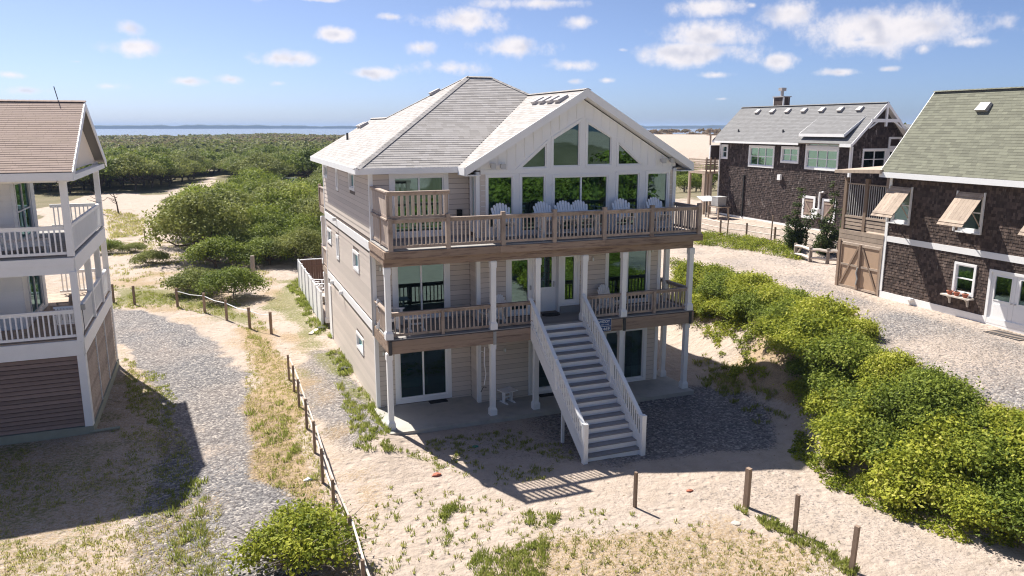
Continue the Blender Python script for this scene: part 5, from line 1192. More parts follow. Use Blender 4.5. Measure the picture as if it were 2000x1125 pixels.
    v = B(); p = Vector((29.72, 23.15, ze + (29.72 - xe) * sl + .02)); e, u_, n = Vector((0, 1, 0)), Vector((c, 0, s)), Vector((-s, 0, c)); q = lambda a, b_, h: p + e * a + u_ * b_ + n * h
    v.hexa([q(-.26, -.2, 0), q(.26, -.2, 0), q(.26, .2, 0), q(-.26, .2, 0)], [q(-.24, -.24, .17), q(.24, -.24, .17), q(.22, .2, .12), q(-.22, .2, .12)]); v.build('roof_vent', 'vent', roof)
    l = B(); l.box(X - .24, X - .05, 24.0, 24.35, 2.66, 2.74); l.build('wall_light', 'sign_white', H)
    for i, (y, lb) in enumerate(((22.2, 'red flower pot at the far end of the barn window shelf'), (21.88, 'red flower pot in the middle of the barn window shelf'), (21.5, 'red flower pot at the near end of the barn window shelf'))):
        t = thing('flower_pot', (X - .2, y, 3.30), lb, 'flower pot'); MB().tube([(0, 0, 0), (0, 0, .13)], [.07, .115], 10).build('pot', 'terracotta', t); MB().tube([(0, 0, .13), (0, 0, .16)], [.13, .13], 10).build('rim', 'terracotta', t)
        V, F, T = leaf_points(np.array([[0, 0, .16]]), [.07], 60, .05, 40 + i, flat=.6); link('plant', mesh_np('plant', V, F, 'leaf_brown', T), t)
    gx, gy = X - .8, 19.1; t = thing('door_grate', (gx, gy, Hs(gx, gy)), 'dark metal grate on the gravel outside the barn double door', 'grate')
    MB().box(-.42, .42, -.7, .7, .0, .03).build('frame', 'dark_metal', t)
    for k in range(9): MB().box(-.40, .40, -.66 + k * .16, -.62 + k * .16, .031, .045).build('bar', 'weathered', t)

# ------------------------------------------------------------------ plywood gate with the porch above it
def build_gate():
    X, YA, YB, Z = 28.0, 25.93, 28.42, 2.42; O = (X, 27.2, Z)
    G = thing('plywood_gate', O, 'tall plywood double gate with slanted brown braces beside the barn', 'gate'); B = lambda: MB(O); pc = lambda nm, m, x0, x1, y0, y1, z0, z1, par=G: piece(nm, m, x0, x1, y0, y1, z0, z1, par, O)
    my = (YA + YB) / 2; zt = 4.62
    for a, b, sg in ((YA + .05, my - .01, 1), (my + .01, YB - .05, -1)):
        p = B(); p.box(X - .02, X, a, b, Z + .08, zt); p = p.build('gate_leaf', 'plywood', G)
        for y0, y1 in ((a, a + .09), (b - .09, b)): pc('stile', 'post_wood', X - .06, X - .0205, y0, y1, Z + .08, zt, p)
        for z in (Z + .08, (Z + zt) / 2 + .02, zt - .10): pc('rail', 'weathered', X - .058, X - .0205, a + .091, b - .091, z, z + .1, p)
        q = B(); inner, outer = (b - .12, a + .12) if sg > 0 else (a + .12, b - .12); q.bar((X - .05, inner, zt - .15), (X - .05, outer, Z + .22), .09, .03, (1, 0, 0)); q.build('brace', 'post_wood', p)
    pc('gate_post', 'post_wood', X - .09, X + .06, YB - .04, YB + .10, Z - .2, 4.75); pc('centre_post', 'post_wood', X - .10, X - .061, my - .05, my + .05, Z + .1, zt); pc('gate_post', 'weathered', X - .07, X + .05, YA - .03, YA + .045, Z - .2, 4.75)
    c = B(); c.tube([(X - .12, my, 3.55), (X - .13, my + .05, 3.3), (X - .12, my - .04, 3.05), (X - .13, my + .02, 2.75)], .04, 6); c.build('chain', 'ac_grey', G)
    O2 = (29.3, 27.2, 4.66); P = thing('covered_porch', O2, 'raised wooden porch with grey metal balusters above the plywood gate', 'porch'); o = O2
    pq = lambda nm, m, *a: piece(nm, m, *a, P, o)
    for i, (a, b) in enumerate(((4.66, 4.80), (4.81, 5.02), (5.03, 5.22))): pq('rim_board', 'weathered', X - .06 - .006 * i, X + .05, YA - .04, YB + .12, a, b)
    pq('floor', 'weathered', X + .06, 30.6, YA, YB + .1, 4.8, 5.0); pq('back_wall', 'cedar_dark', 30.6, 30.7, YA, YB + .1, 5.0, 7.6)
    for y in (YB - .02, 27.15): pq('post', 'post_wood', X - .05, X + .11, y - .08, y + .08, 5.22, 7.66)
    for a, b in ((YA, 27.06), (27.24, YB - .11)):
        for k in range(3): pq('board', 'weathered', X - .02, X + .02, a, b, 5.30 + k * .17, 5.43 + k * .17)
        pq('rail', 'weathered', X - .04, X + .06, a, b, 5.82, 5.92); pq('rail', 'weathered', X - .02, X + .03, a, b, 7.36, 7.42)
        n = int((b - a) / .125)
        for k in range(n): y = a + (b - a) * (k + .5) / n; pq('baluster', 'metal', X - .0, X + .024, y - .012, y + .012, 5.92, 7.36)
    m_ = MB(o); y0, z0 = onx(1638, 336, 27.5); y1, z1 = YA + .05, 8.0
    m_.hexa([(27.45, y1, z1 - .02), (27.45, y0 + .2, z0 - .04), (30.8, y0 + .2, z0 + .1), (30.8, y1, z1 + .12)], [(27.45, y1, z1 + .14), (27.45, y0 + .2, z0 + .10), (30.8, y0 + .2, z0 + .24), (30.8, y1, z1 + .26)]); m_.build('porch_roof', 'weathered', P)
    # hanging bell-work behind the balusters
    for k in range(3): pq('window_frame', 'white', 30.55, 30.599, 26.1 + k * .35, 26.14 + k * .35, 6.6, 7.3)

# ------------------------------------------------------------------ cedar house behind
def build_cedar_house():
    X, Y0, Y1, ZG, XB = 38.0, 38.4, 52.0, 3.0, 42.4; O = (40.2, 45, ZG)
    H = thing('cedar_house', O, 'dark cedar shingled house with grey roof, white windows and timbered gable', 'house'); B = lambda: MB(O); pc = lambda nm, m, x0, x1, y0, y1, z0, z1, par=H: piece(nm, m, x0, x1, y0, y1, z0, z1, par, O)
    W_ = {'A': (50.95, 51.80, 7.50, 8.62), 'B': (45.55, 48.40, 7.05, 8.64), 'C': (43.05, 44.85, 7.48, 8.64), 'D': (39.40, 42.42, 7.15, 9.32), 'E': (41.15, 42.35, 3.85, 5.38), 'F': (39.30, 40.50, 3.80, 5.32)}
    ops = list(W_.values())
    w = B(); wall_panel(w, 'x', X, Y0, Y1, ZG - .5, 8.85, ops); dm = B(); wall_panel(dm, 'x', X, 38.95, 42.6, 8.85, 9.42, [W_['D']])
    gz = [(38.95, 41.1, 7.25, 8.62), (40.95, 42.1, 8.62, 9.34)]
    gz[0] = (38.9, 42.1, 7.25, 8.62)
    xr, zr, xe, ze = 40.2, 11.5, 37.5, 8.92; sl = (zr - ze) / (xr - xe); c = 1 / math.hypot(1, sl); s = sl * c; xo = 2 * xr - xe
    wall_panel(w, 'y', Y0, X + .14, XB, ZG - .5, 8.85, [gz[0]]); 
    w.prism([(X, 8.85), (XB, 8.85), (XB, 9.0), (xr, zr - .3), (X, 9.15)], 'y', Y0 + .001, Y0 + .14)
    w.box(XB - .14, XB, Y0 + .14, Y1, ZG - .5, 8.85); w.box(X + .14, XB - .14, Y1 - .14, Y1, ZG - .5, 8.85); w.prism([(X, 8.85), (XB, 8.85), (xr, zr - .3)], 'y', Y1 - .14, Y1)
    wall = w.build('wall', 'cedar_dark', H); dm.build('dormer_wall', 'cedar_dark', H)
    f_ops = [(-o[1], -o[0], o[2], o[3]) for o in ops]
    shingle_field(wall, O, 'wall_shingles', 'cedar_dark', (X, 0, 0), (0, -1, 0), (0, 0, 1), (-1, 0, 0), [(-Y1 + .1, 3.25), (-Y0 - .1, 3.25), (-Y0 - .1, 8.8), (-Y1 + .1, 8.8)], exp=.13, wmin=.08, wmax=.18, lift=.02, ops=f_ops, gap=.004, seed=31, butt=.004, rough=.5, over=1.05)
    shingle_field(wall, O, 'wall_shingles', 'cedar_dark', (0, Y0, 0), (1, 0, 0), (0, 0, 1), (0, -1, 0), [(X + .12, 6), (XB, 6), (XB, 9.1), (xr, zr - .35), (X + .12, 9.1)], exp=.145, wmin=.1, wmax=.26, lift=.03, ops=[gz[0], (40.95, 42.1, 8.6, 9.34)], seed=32, butt=.014, over=1.05)
    pc('base_board', 'white', X - .04, X + .0, Y0, Y1, 2.9, 3.24); pc('corner_board', 'white', X - .045, X + .0, Y0 - .05, Y0 + .11, 3.25, 8.75); pc('corner_board', 'white', X - .045, X + .0, Y1 - .11, Y1 + .03, 3.25, 8.75); pc('corner_board', 'white', X - .045, X + .1, Y0 - .05, Y0 - .002, 3.25, 8.75)
    opening(H, O, 'x', X, W_['A'], 'window', .13, .05, (), (.5,), g='glass_green', trim_d=.06); opening(H, O, 'x', X, W_['B'], 'window', .14, .06, (1 / 3, 2 / 3), (.5,), g='glass_green', trim_d=.06); opening(H, O, 'x', X, W_['C'], 'window', .14, .06, (.5,), (.5,), g='glass_green', trim_d=.06)
    d = W_['D']; opening(H, O, 'x', X, (d[0], d[1], d[2], 8.62), 'window', .14, .07, (1 / 3, 2 / 3), (.5,), g='glass_green', trim_d=.06); opening(H, O, 'x', X, (d[0], d[1], 8.625, d[3]), 'window', .10, .07, (1 / 3, 2 / 3), (), g='glass_green', trim_d=.06)
    for k in 'EF':
        a = W_[k]; o_ = opening(H, O, 'x', X, a, 'shuttered_window', .16, .04, (), (), g='black', trim_d=.06)
        for j in range(6): y = a[0] + .2 + (a[1] - a[0] - .4) * j / 6; pc('shutter_plank', 'louvre', X - .03, X - .005, y, y + (a[1] - a[0] - .4) / 6 - .006, a[2] + .2, a[3] - .2, o_)
        for z in (a[2] + .28, a[3] - .38): pc('shutter_rail', 'weathered', X - .05, X - .031, a[0] + .2, a[1] - .2, z, z + .1, o_)
        m_ = B(); m_.bar((X - .06, a[0] + .28 if k == 'E' else a[1] - .28, a[2] + .35), (X - .06, a[1] - .28 if k == 'E' else a[0] + .28, a[3] - .4), .09, .018, (1, 0, 0)); m_.build('shutter_brace', 'weathered', o_)
    opening(H, O, 'y', Y0, (38.9, 41.0, 7.25, 8.62), 'window', .12, .06, (.5,), (.5,), g='glass_green', trim_d=.06); opening(H, O, 'y', Y0, (41.005, 42.1, 7.0, 8.62), 'glass_door', .12, .12, (), (), g='glass', trim_d=.06); opening(H, O, 'y', Y0, (41.005, 42.1, 8.63, 9.34), 'window', .14, .06, (), (), g='glass_green', trim_d=.06)
    pc('interior_wall', 'interior', X + 1.8, X + 1.85, Y0 + .3, Y1 - .3, ZG, 8.8)
    # roof with seven vents, shed dormer, chimney
    ya, yb = 37.95, 52.4
    r = B(); r.slab([(xe, yb, ze), (xe, ya, ze), (xr, ya, zr), (xr, yb, zr)], (-s, 0, c), .1); r.slab([(xo, ya, ze), (xo, yb, ze), (xr, yb, zr), (xr, ya, zr)], (s, 0, c), .1); roof = r.build('roof', 'roof_base', H)
    shingle_field(roof, O, 'shingles', 'shingle_grey', (xe, yb, ze), (0, -1, 0), (c, 0, s), (-s, 0, c), [(0, 0), (yb - ya, 0), (yb - ya, (xr - xe) / c), (0, (xr - xe) / c)], seed=33, lift=.012)
    caps(roof, O, (xr, ya, zr), (xr, yb, zr), 'shingle_grey', step=.25)
    n, e, u_ = Vector((-s, 0, c)), Vector((0, 1, 0)), Vector((c, 0, s))
    for px, py in ((1481, 217), (1510, 216), (1540, 215), (1572, 213.5), (1607, 212), (1643, 211), (1681, 210)):
        x_ = xr - .45; y, z = onx(px, py, x_); p = Vector((x_, y, ze + (x_ - xe) * sl + .02)); q = lambda a, b_, h: p + e * a + u_ * b_ + n * h; v = B()
        v.hexa([q(-.22, -.18, 0), q(.22, -.18, 0), q(.22, .18, 0), q(-.22, .18, 0)], [q(-.2, -.22, .16), q(.2, -.22, .16), q(.18, .18, .11), q(-.18, .18, .11)]); v.build('roof_vent', 'vent', roof)
    for px, py in ((1442, 261), (1529, 262)):
        x_ = xe + .7; y, z = onx(px, py, x_); B().tube([(x_, y, ze + .7 * sl), (x_, y, ze + .7 * sl + .2)], .06, 6).build('vent_pipe', 'dark_metal', roof)
    pc('fascia', 'white', xe - .03, xe, ya, 38.9, ze - .2, ze - .0); pc('fascia', 'white', xe - .03, xe, 42.65, yb, ze - .16, ze - .01)
    dx0, dz0, dx1 = 37.62, 9.48, 39.3; dz1 = ze + (dx1 - xe) * sl
    m_ = B(); m_.hexa([(dx0, 38.75, dz0 - .07), (dx1, 38.75, dz1 - .07), (dx1, 42.75, dz1 - .07), (dx0, 42.75, dz0 - .07)], [(dx0, 38.75, dz0 + .05), (dx1, 38.75, dz1 + .03), (dx1, 42.75, dz1 + .03), (dx0, 42.75, dz0 + .05)]); dr = m_.build('dormer_roof', 'roof_base', H); dl = math.hypot(dx1 - dx0, dz1 - dz0); dc, ds = (dx1 - dx0) / dl, (dz1 - dz0) / dl; shingle_field(dr, O, 'shingles', 'shingle_grey', (dx0, 42.75, dz0 + .05), (0, -1, 0), (dc, 0, ds), (-ds, 0, dc), [(0, 0), (4.0, 0), (4.0, dl), (0, dl)], seed=34, lift=.012)
    for y in (38.72, 42.75): m_ = B(); m_.hexa([(dx0, y, dz0 - .17), (dx1, y, dz1 - .12), (dx1, y + .03, dz1 - .12), (dx0, y + .03, dz0 - .17)], [(dx0, y, dz0 + .06), (dx1, y, dz1 + .04), (dx1, y + .03, dz1 + .04), (dx0, y + .03, dz0 + .06)]); m_.build('dormer_rake', 'white', dr)
    pc('dormer_fascia', 'white', dx0 - .03, dx0, 38.72, 42.78, dz0 - .14, dz0 + .05, dr)
    m_ = B(); m_.prism([(X + .02, 8.9), (dx1 - .1, dz1 - .2), (X + .02, dz0)], 'y', 38.98, 39.05); m_.prism([(X + .02, 8.9), (dx1 - .1, dz1 - .2), (X + .02, dz0)], 'y', 42.5, 42.57); m_.build('dormer_cheek', 'cedar_dark', dr)
    for sg, x_ in ((1, xe), (-1, xo)):
        m_ = B(); m_.hexa([(x_, ya - .03, ze - .22), (xr, ya - .03, zr - .22), (xr, ya, zr - .22), (x_, ya, ze - .22)], [(x_, ya - .03, ze + .01), (xr, ya - .03, zr + .01), (xr, ya, zr + .01), (x_, ya, ze + .01)]); m_.build('barge_board', 'white', H)
        m_ = B(); xa = xr - sg * 1.15; m_.hexa([(x_, ya, ze - .14), (xr, ya, zr - .14), (xr, Y0, zr - .14), (x_, Y0, ze - .14)], [(x_, ya, ze - .12), (xr, ya, zr - .12), (xr, Y0, zr - .12), (x_, Y0, ze - .12)]); m_.build('gable_soffit', 'white', H)
    t = B(); zt = zr - 1.15; t.box(xr - 1.2, xr + 1.2, ya - .025, ya + .06, zt - .09, zt + .12); t = t.build('gable_truss', 'white', H); pc('king_post', 'white', xr - .07, xr + .07, ya - .04, ya + .07, zt - .35, zr - .2, t)
    for sg in (-1, 1): m_ = B(); m_.bar((xr + sg * .62, ya + .02, zt + .0), (xr + sg * 1.35, ya + .02, zt - .45), .08, .1, (0, 1, 0)); m_.build('truss_brace', 'white', t)
    ch = B(); cy, cz = onx(1524, 207, 40.7); ch.box(40.5, 41.1, cy - .55, cy + .55, 10.6, 12.15); ch = ch.build('chimney', 'cedar_dark', roof)
    cap_ = B(); cap_.box(40.42, 41.18, cy - .62, cy + .62, 12.15, 12.22); cap_.tube([(40.8, cy, 12.22), (40.8, cy, 12.62)], .12, 10); cap_.box(40.6, 41.0, cy - .2, cy + .2, 12.62, 12.85); cap_.build('chimney_cap', 'vent', ch)
    for y in (cy - .56, cy + .5): pc('corner_strip', 'white', 40.48, 40.58, y, y + .07, 10.9, 12.14, ch)
    # lower wing roof right of the gable
    m_ = B(); m_.hexa([(41.4, 34.6, 8.55), (44.6, 34.6, 8.55), (44.6, 38.38, 10.0), (42.0, 38.38, 10.0)], [(41.4, 34.6, 8.68), (44.6, 34.6, 8.68), (44.6, 38.38, 10.14), (42.0, 38.38, 10.14)]); m_.build('porch_roof', 'shingle_grey', H)
    pc('porch_fascia', 'white', 41.35, 44.6, 34.55, 34.6, 8.45, 8.62); pc('porch_wall', 'cedar_dark', 42.4, 46.5, 35.0, 38.3, ZG, 8.5)
    ml = B(); y, z = onx(1525, 346, X); ml.box(X - .2, X - .03, y - .16, y + .16, z - .2, z + .18); ml.build('meter_box', 'white', H); y, z = onx(1452, 385, X); pc('down_pipe', 'black', X - .09, X - .035, y - .05, y + .05, 3.2, 6.4)
    y, z = onx(1604, 379, X); B().tube([(X - .12, y, 4.6), (X - .12, y, 5.7), (X - .12, y - .35, 5.75)], .07, 6).build('vent_pipe', 'white', H); pc('window_air_conditioner', 'vinyl', X - .35, X - .03, 40.55, 41.1, 4.0, 4.6)
    # raised deck at the far corner
    for (a, b, e_, f, g, h) in ((36.75, 41, 52.1, 54.4, 6.3, 6.5),): dk = pc('rear_deck', 'weathered', a, b, e_, f, g, h)
    for (x_, y_) in ((36.85, 52.2), (36.85, 54.3), (37.4, 52.2), (37.85, 53.2), (38.2, 54.3)): pc('deck_post', 'weathered', x_ - .09, x_ + .09, y_ - .09, y_ + .09, 2.4, 6.3)
    for k in range(5): pc('deck_rail_board', 'weathered', 36.74, 36.78, 52.1, 54.4, 6.62 + k * .18, 6.75 + k * .18); pc('deck_rail_board', 'weathered', 36.79, 37.95, 52.08, 52.12, 6.62 + k * .18, 6.75 + k * .18)
    for x_ in (36.82, 37.2, 37.6): pc('deck_rail_post', 'post_wood', x_ - .05, x_ + .05, 52.0, 52.07, 6.35, 7.6)
    pc('half_wall', 'cedar_dark', 37.3, 38.2, 52.3, 52.36, 7.4, 8.5); pc('half_wall_trim', 'white', 37.25, 37.3, 52.25, 52.37, 7.4, 8.55); pc('half_wall_trim', 'white', 37.25, 38.2, 52.25, 52.37, 8.5, 8.56)
    pc('pergola_post', 'weathered', 37.45, 37.55, 52.6, 52.7, 8.5, 9.3); pc('pergola_beam', 'weathered', 37.2, 38.4, 52.5, 52.8, 9.3, 9.4)

def yard_right():
    x, y = gpt(1428, 424, 3.0); x, y = 36.6, 49.9
    t = thing('wooden_stand', (x, y, Hs(x, y)), 'rough wooden stand under the air conditioner by the cedar house', 'stand')
    MB().box(-.55, .55, -.75, .75, .85, .92).build('top', 'weathered', t)
    for a in (-.45, .45):
        for b in (-.62, .62): MB().box(a - .05, a + .05, b - .05, b + .05, -.2, .85).build('leg', 'weathered', t)
    z = Hs(x, y) + .92
    t = thing('air_conditioner', (x, y, z), 'grey ribbed air conditioner unit on a wooden stand', 'air conditioner'); MB().box(-.38, .38, -.42, .42, .03, .70).build('casing', 'ac_grey', t)
    for k in range(8): MB().box(-.39, .39, -.43, .43, .08 + k * .075, .10 + k * .075).build('rib', 'metal', t)
    MB().box(-.40, .40, -.44, .44, .70, .75).build('lid', 'metal', t)
    # low post and rail fence
    P = [gpt(a, b, 2.95) for a, b in ((1360, 438), (1407, 449), (1458, 456), (1513, 466), (1574, 474), (1636, 492))]
    o = (*P[2], 2.8); t = thing('rail_fence', o, 'low weathered post and rail fence in front of the cedar house', 'fence')
    for i, (x, y) in enumerate(P):
        z = Hs(x, y); MB(o).tube([(x, y, z - .2), (x, y, z + .95)], .07, 7).build('post', 'post_wood', t)
    for (a, b), (c, d) in zip(P, P[1:]):
        for h in (.42, .82): MB(o).tube([(a, b, Hs(a, b) + h), (c, d, Hs(c, d) + h)], .035, 5).build('rail', 'pale_rail', t)
        n = 26
        w = MB(o)
        for k in range(n): f = (k + .5) / n; x, y = a + (c - a) * f, b + (d - b) * f; w.tube([(x, y, Hs(x, y) + .05), (x, y, Hs(x, y) + .8)], .008, 3, False)
        w.build('wire_mesh', 'dark_metal', t, kind='stuff')
    for (px, py, h, lb) in ((1420, 458, 1.5, 'slim leaning pole in front of the air conditioner stand'), (1505, 471, 1.7, 'tall pale pole beside the rail fence before the cedar house')):
        x, y = gpt(px, py, 2.8); m = MB(); m.tube([(0, 0, -.2), (.06, 0, h)], .045, 7); m.tube([(.06, 0, h), (.06, 0, h + .03)], .055, 7); q = m.build('marker_pole', 'post_wood'); q.location = (x, y, Hs(x, y)); tag(q, lb, 'pole')
    P = [gpt(a, b, 2.7) for a, b in ((1553, 496), (1582, 504), (1616, 508), (1642, 510))]; o = (*P[1], 2.6)
    t = thing('driftwood_fence', o, 'pale driftwood log fence at the edge of the sandy driveway', 'fence')
    for x, y in P: z = Hs(x, y); MB(o).tube([(x, y, z - .2), (x + .03, y, z + .5), (x, y, z + .85)], [.11, .10, .09], 7).build('post', 'twig', t)
    for (a, b), (c, d) in zip(P, P[1:]):
        for h, r_ in ((.22, .08), (.70, .09)): MB(o).tube([(a, b, Hs(a, b) + h), ((a + c) / 2, (b + d) / 2 + .05, Hs(a, b) + h + .05), (c, d, Hs(c, d) + h)], r_, 6).build('log', 'pale_rail', t)
    MB(o).bar((P[0][0], P[0][1], Hs(*P[0])), ((P[0][0] + P[1][0]) / 2, (P[0][1] + P[1][1]) / 2, Hs(*P[0]) + .9), .08, .08).build('log', 'twig', t)
    # white tilted board on a pole
    x, y = gpt(1378, 432, 2.7); z = Hs(x, y); t = thing('tilted_board', (x, y, z), 'white tilted board on a dark pole beyond the upper deck corner', 'board')
    MB().tube([(0, 0, -.2), (0, 0, 1.35)], .05, 6).build('pole', 'dark_metal', t); MB().hexa([(-.62, -.45, 1.25), (.62, -.45, 1.25), (.62, .45, 1.55), (-.62, .45, 1.55)], [(-.62, -.45, 1.29), (.62, -.45, 1.29), (.62, .45, 1.59), (-.62, .45, 1.59)]).build('panel', 'sign_white', t)
build_barn(); build_gate(); build_cedar_house(); yard_right()

# ------------------------------------------------------------------ vegetation
def poisson(poly, d, seed, tries=6000):
    g = random.Random(seed); xs = [p[0] for p in poly]; ys = [p[1] for p in poly]; out = []
    P = [(g.uniform(min(xs), max(xs)), g.uniform(min(ys), max(ys))) for _ in range(tries)]
    ins = sdf_poly(np.array([p[0] for p in P]), np.array([p[1] for p in P]), poly) > 0
    for p, i in zip(P, ins):
        if i and all((p[0] - q[0]) ** 2 + (p[1] - q[1]) ** 2 > d * d for q in out): out.append(p)
    return out
def to_px(x, y, z):
    v = Vector((x, y, z - CAMZ)); r = Vector((math.cos(YAW), -math.sin(YAW), 0)); h = Vector((math.sin(YAW), math.cos(YAW), 0)); up = Vector((0, 0, 1))
    f = h * math.cos(PITCH) - up * math.sin(PITCH); u = h * math.sin(PITCH) + up * math.cos(PITCH); d = v.dot(f)
    return (1000 + FPX * v.dot(r) / d, 562.5 - FPX * v.dot(u) / d)

def plant_trees():
    g = random.Random(5)
    # near thicket behind the tan house
    LA, GA = 'bushy green scrub oak in the thicket behind the tan house', 'scrub oaks behind the tan house'
    A = [(-.6, 60), (7, 57.5), (14, 60), (30, 66), (46, 80), (62, 100), (42, 114), (16, 114), (5, 108), (2.0, 99), (-2.6, 86), (-2.2, 72)]
    protos = [tree_proto('scrub_oak', 3.0, 4.3, 17, 9000, .20, 'leaf_oak', 101, LA, 'tree', GA, base=.10), tree_proto('scrub_oak', 2.6, 3.6, 14, 7500, .18, 'leaf_oak', 102, LA, 'tree', GA, base=.04), tree_proto('scrub_oak', 3.3, 4.7, 20, 9500, .20, 'leaf_olive', 103, LA, 'tree', GA, base=.12)]
    spots = []
    for x, y in poisson(A, 2.55, 8):
        px, py = to_px(x, y, 0)
        if px < 672 or (1285 < px < 1425 and math.hypot(x, y) < 100): spots.append((x, y))
    used = set()
    def put(i, x, y, s, lab=None, lst=protos):
        if id(lst[i]) not in used: used.add(id(lst[i])); o = lst[i]; o.location = (x, y, Hs(x, y) - .15); o.rotation_euler = (0, 0, g.uniform(0, 6.28)); o.scale = (s, s, s * g.uniform(.85, 1.1))
        else: o = copy_tree(lst[i], (x, y, Hs(x, y) - .15), g.uniform(0, 6.28), (s, s, s * g.uniform(.85, 1.1)))
        return o
    gapf = lambda x, y: 545 < to_px(x, y, 2)[0] < 605 and 100 < y < 150
    for x, y in spots:
        if gapf(x, y): continue
        edge = (1.0 if x < 20 else .72) if y > 66 else .72 + .05 * (y - 60)
        o = put(g.choice([0, 0, 1, 1, 2]), x, y, max(.66, edge * g.uniform(.80, 1.22)))
        o['label'] = 'scrub oak at the front edge of the thicket, facing the sand yard' if y < 67 and x < 20 else LA if x < 20 else 'scrub oak seen between the tan house and the cedar house deck'
    # thicket beyond the sand road
    LB, GB = 'low spreading live oak in the woods beyond the sand road', 'live oaks beyond the sand road'
    pb = [tree_proto('live_oak', 3.9, 5.0, 20, 6500, .32, 'leaf_olive', 111, LB, 'tree', GB, base=.34, flat=.55, trunk=.2), tree_proto('live_oak', 3.4, 4.4, 16, 5500, .30, 'leaf_olive', 112, LB, 'tree', GB, base=.24, flat=.6, trunk=.18), tree_proto('live_oak', 3.8, 5.2, 18, 6000, .32, 'leaf_oak', 113, LB, 'tree', GB, base=.32, flat=.55, trunk=.2), tree_proto('live_oak', 3.2, 4.6, 13, 2600, .30, 'leaf_wood', 114, LB, 'tree', GB, base=.22, flat=.6, trunk=.2)]
    f = [gpt(a, b, 0) for a, b in ((-30, 384), (110, 382), (240, 380), (325, 368), (400, 343), (440, 333))]
    poly = f + [(8, 128), (20, 122), (36, 128), (40, 200), (-46, 196)]
    for x, y in poisson(poly, 3.9, 9, 9000):
        px, py = to_px(x, y, 0)
        if px < 690 and not gapf(x, y):
            o = put(g.choice([0, 0, 1, 2, 2, 3]), x, y, g.uniform(.75, 1.1), lst=pb)
            if y < 128 and x < 5: o['label'] = 'live oak in the first row along the far side of the sand road'
    # thicket by the dune, right of the house
    LC, GC = 'green scrub oak between the dune and the cedar house', 'scrub oaks in front of the open dune'
    pc_ = [tree_proto('dune_oak', 3.4, 5.0, 18, 6500, .26, 'leaf_oak', 121, LC, 'tree', GC, base=.3)]
    for x, y in poisson([(48, 82), (58, 76), (78, 92), (84, 120), (66, 118), (52, 100)], 3.6, 10):
        px, py = to_px(x, y, 0)
        if 1290 < px < 1440 and math.hypot(x, y) < 106: put(0, x, y, g.uniform(.6, .88), lst=pc_)

def far_woods():
    g = np.random.default_rng(3)
    def crown(n, leaf, R_, H_, seed):
        gg = random.Random(seed); C, r = crown_lobes(gg, R_, H_, 7, .4); return leaf_points(C, r, n, leaf, seed, .6, zmin=.0)
    near = [crown(230, 1.05, 3.6, 4.6, 200 + i) for i in range(4)]; far = [crown(60, 2.3, 5.5, 5.6, 210 + i) for i in range(4)]
    VV, FF, TT = [], [], []; off = 0
    for az0, az1, r0, r1, cnt, pr in ((-19, 14, 186, 420, 1500, near), (-19, 14, 400, 640, 1300, far), (28, 43, 428, 560, 420, near), (28, 43, 540, 700, 500, far), (43, 52, 120, 500, 300, near)):
        az = np.radians(g.uniform(az0, az1, cnt)); rr = np.sqrt(g.uniform(r0 ** 2, r1 ** 2, cnt)); x = rr * np.sin(az); y = rr * np.cos(az)
        h = height(x, y); br = vnoise(x, y, 130, 91); clump = vnoise(x, y, 45, 92)
        for i in range(cnt):
            if y[i] > 955: continue
            V, F, T = pr[i % 4]; s = (.62 + .45 * clump[i] + .2 * g.random()) * (1.0 if rr[i] < 400 else .72); a = g.uniform(0, 6.28); c, sn = math.cos(a), math.sin(a)
            P = np.stack([V[:, 0] * c - V[:, 1] * sn, V[:, 0] * sn + V[:, 1] * c, V[:, 2]], 1) * s + np.array([x[i], y[i], h[i] - .2])
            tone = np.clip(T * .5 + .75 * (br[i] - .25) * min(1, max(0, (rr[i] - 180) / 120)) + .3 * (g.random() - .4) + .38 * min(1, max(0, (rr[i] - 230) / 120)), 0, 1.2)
            VV.append(P); FF.append(F + off); TT.append(tone); off += len(P)
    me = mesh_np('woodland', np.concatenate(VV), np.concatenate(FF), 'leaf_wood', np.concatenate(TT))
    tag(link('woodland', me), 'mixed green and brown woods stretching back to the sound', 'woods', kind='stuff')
    # scrub on the frontal dune behind the viewpoint (seen mirrored in the windows)
    VV, FF, TT = [], [], []; off = 0; pr = [crown(420, .42, 2.2, 2.2, 220 + i) for i in range(3)]
    x = g.uniform(-30, 45, 330); y = g.uniform(-17, -5, 330); n = vnoise(x, y, 9, 60); h = height(x, y)
    for i in range(330):
        if n[i] < .42: continue
        V, F, T = pr[i % 3]; s = g.uniform(.6, 1.25) * (1 - .4 * (y[i] < -20)); VV.append(V * s + np.array([x[i], y[i], h[i] - .1])); FF.append(F + off); TT.append(T); off += len(V)
    me = mesh_np('dune_scrub', np.concatenate(VV), np.concatenate(FF), 'leaf_oak', np.concatenate(TT))
    tag(link('dune_scrub', me), 'dark scrub covering the foot of the ocean dune', 'scrub', kind='stuff')

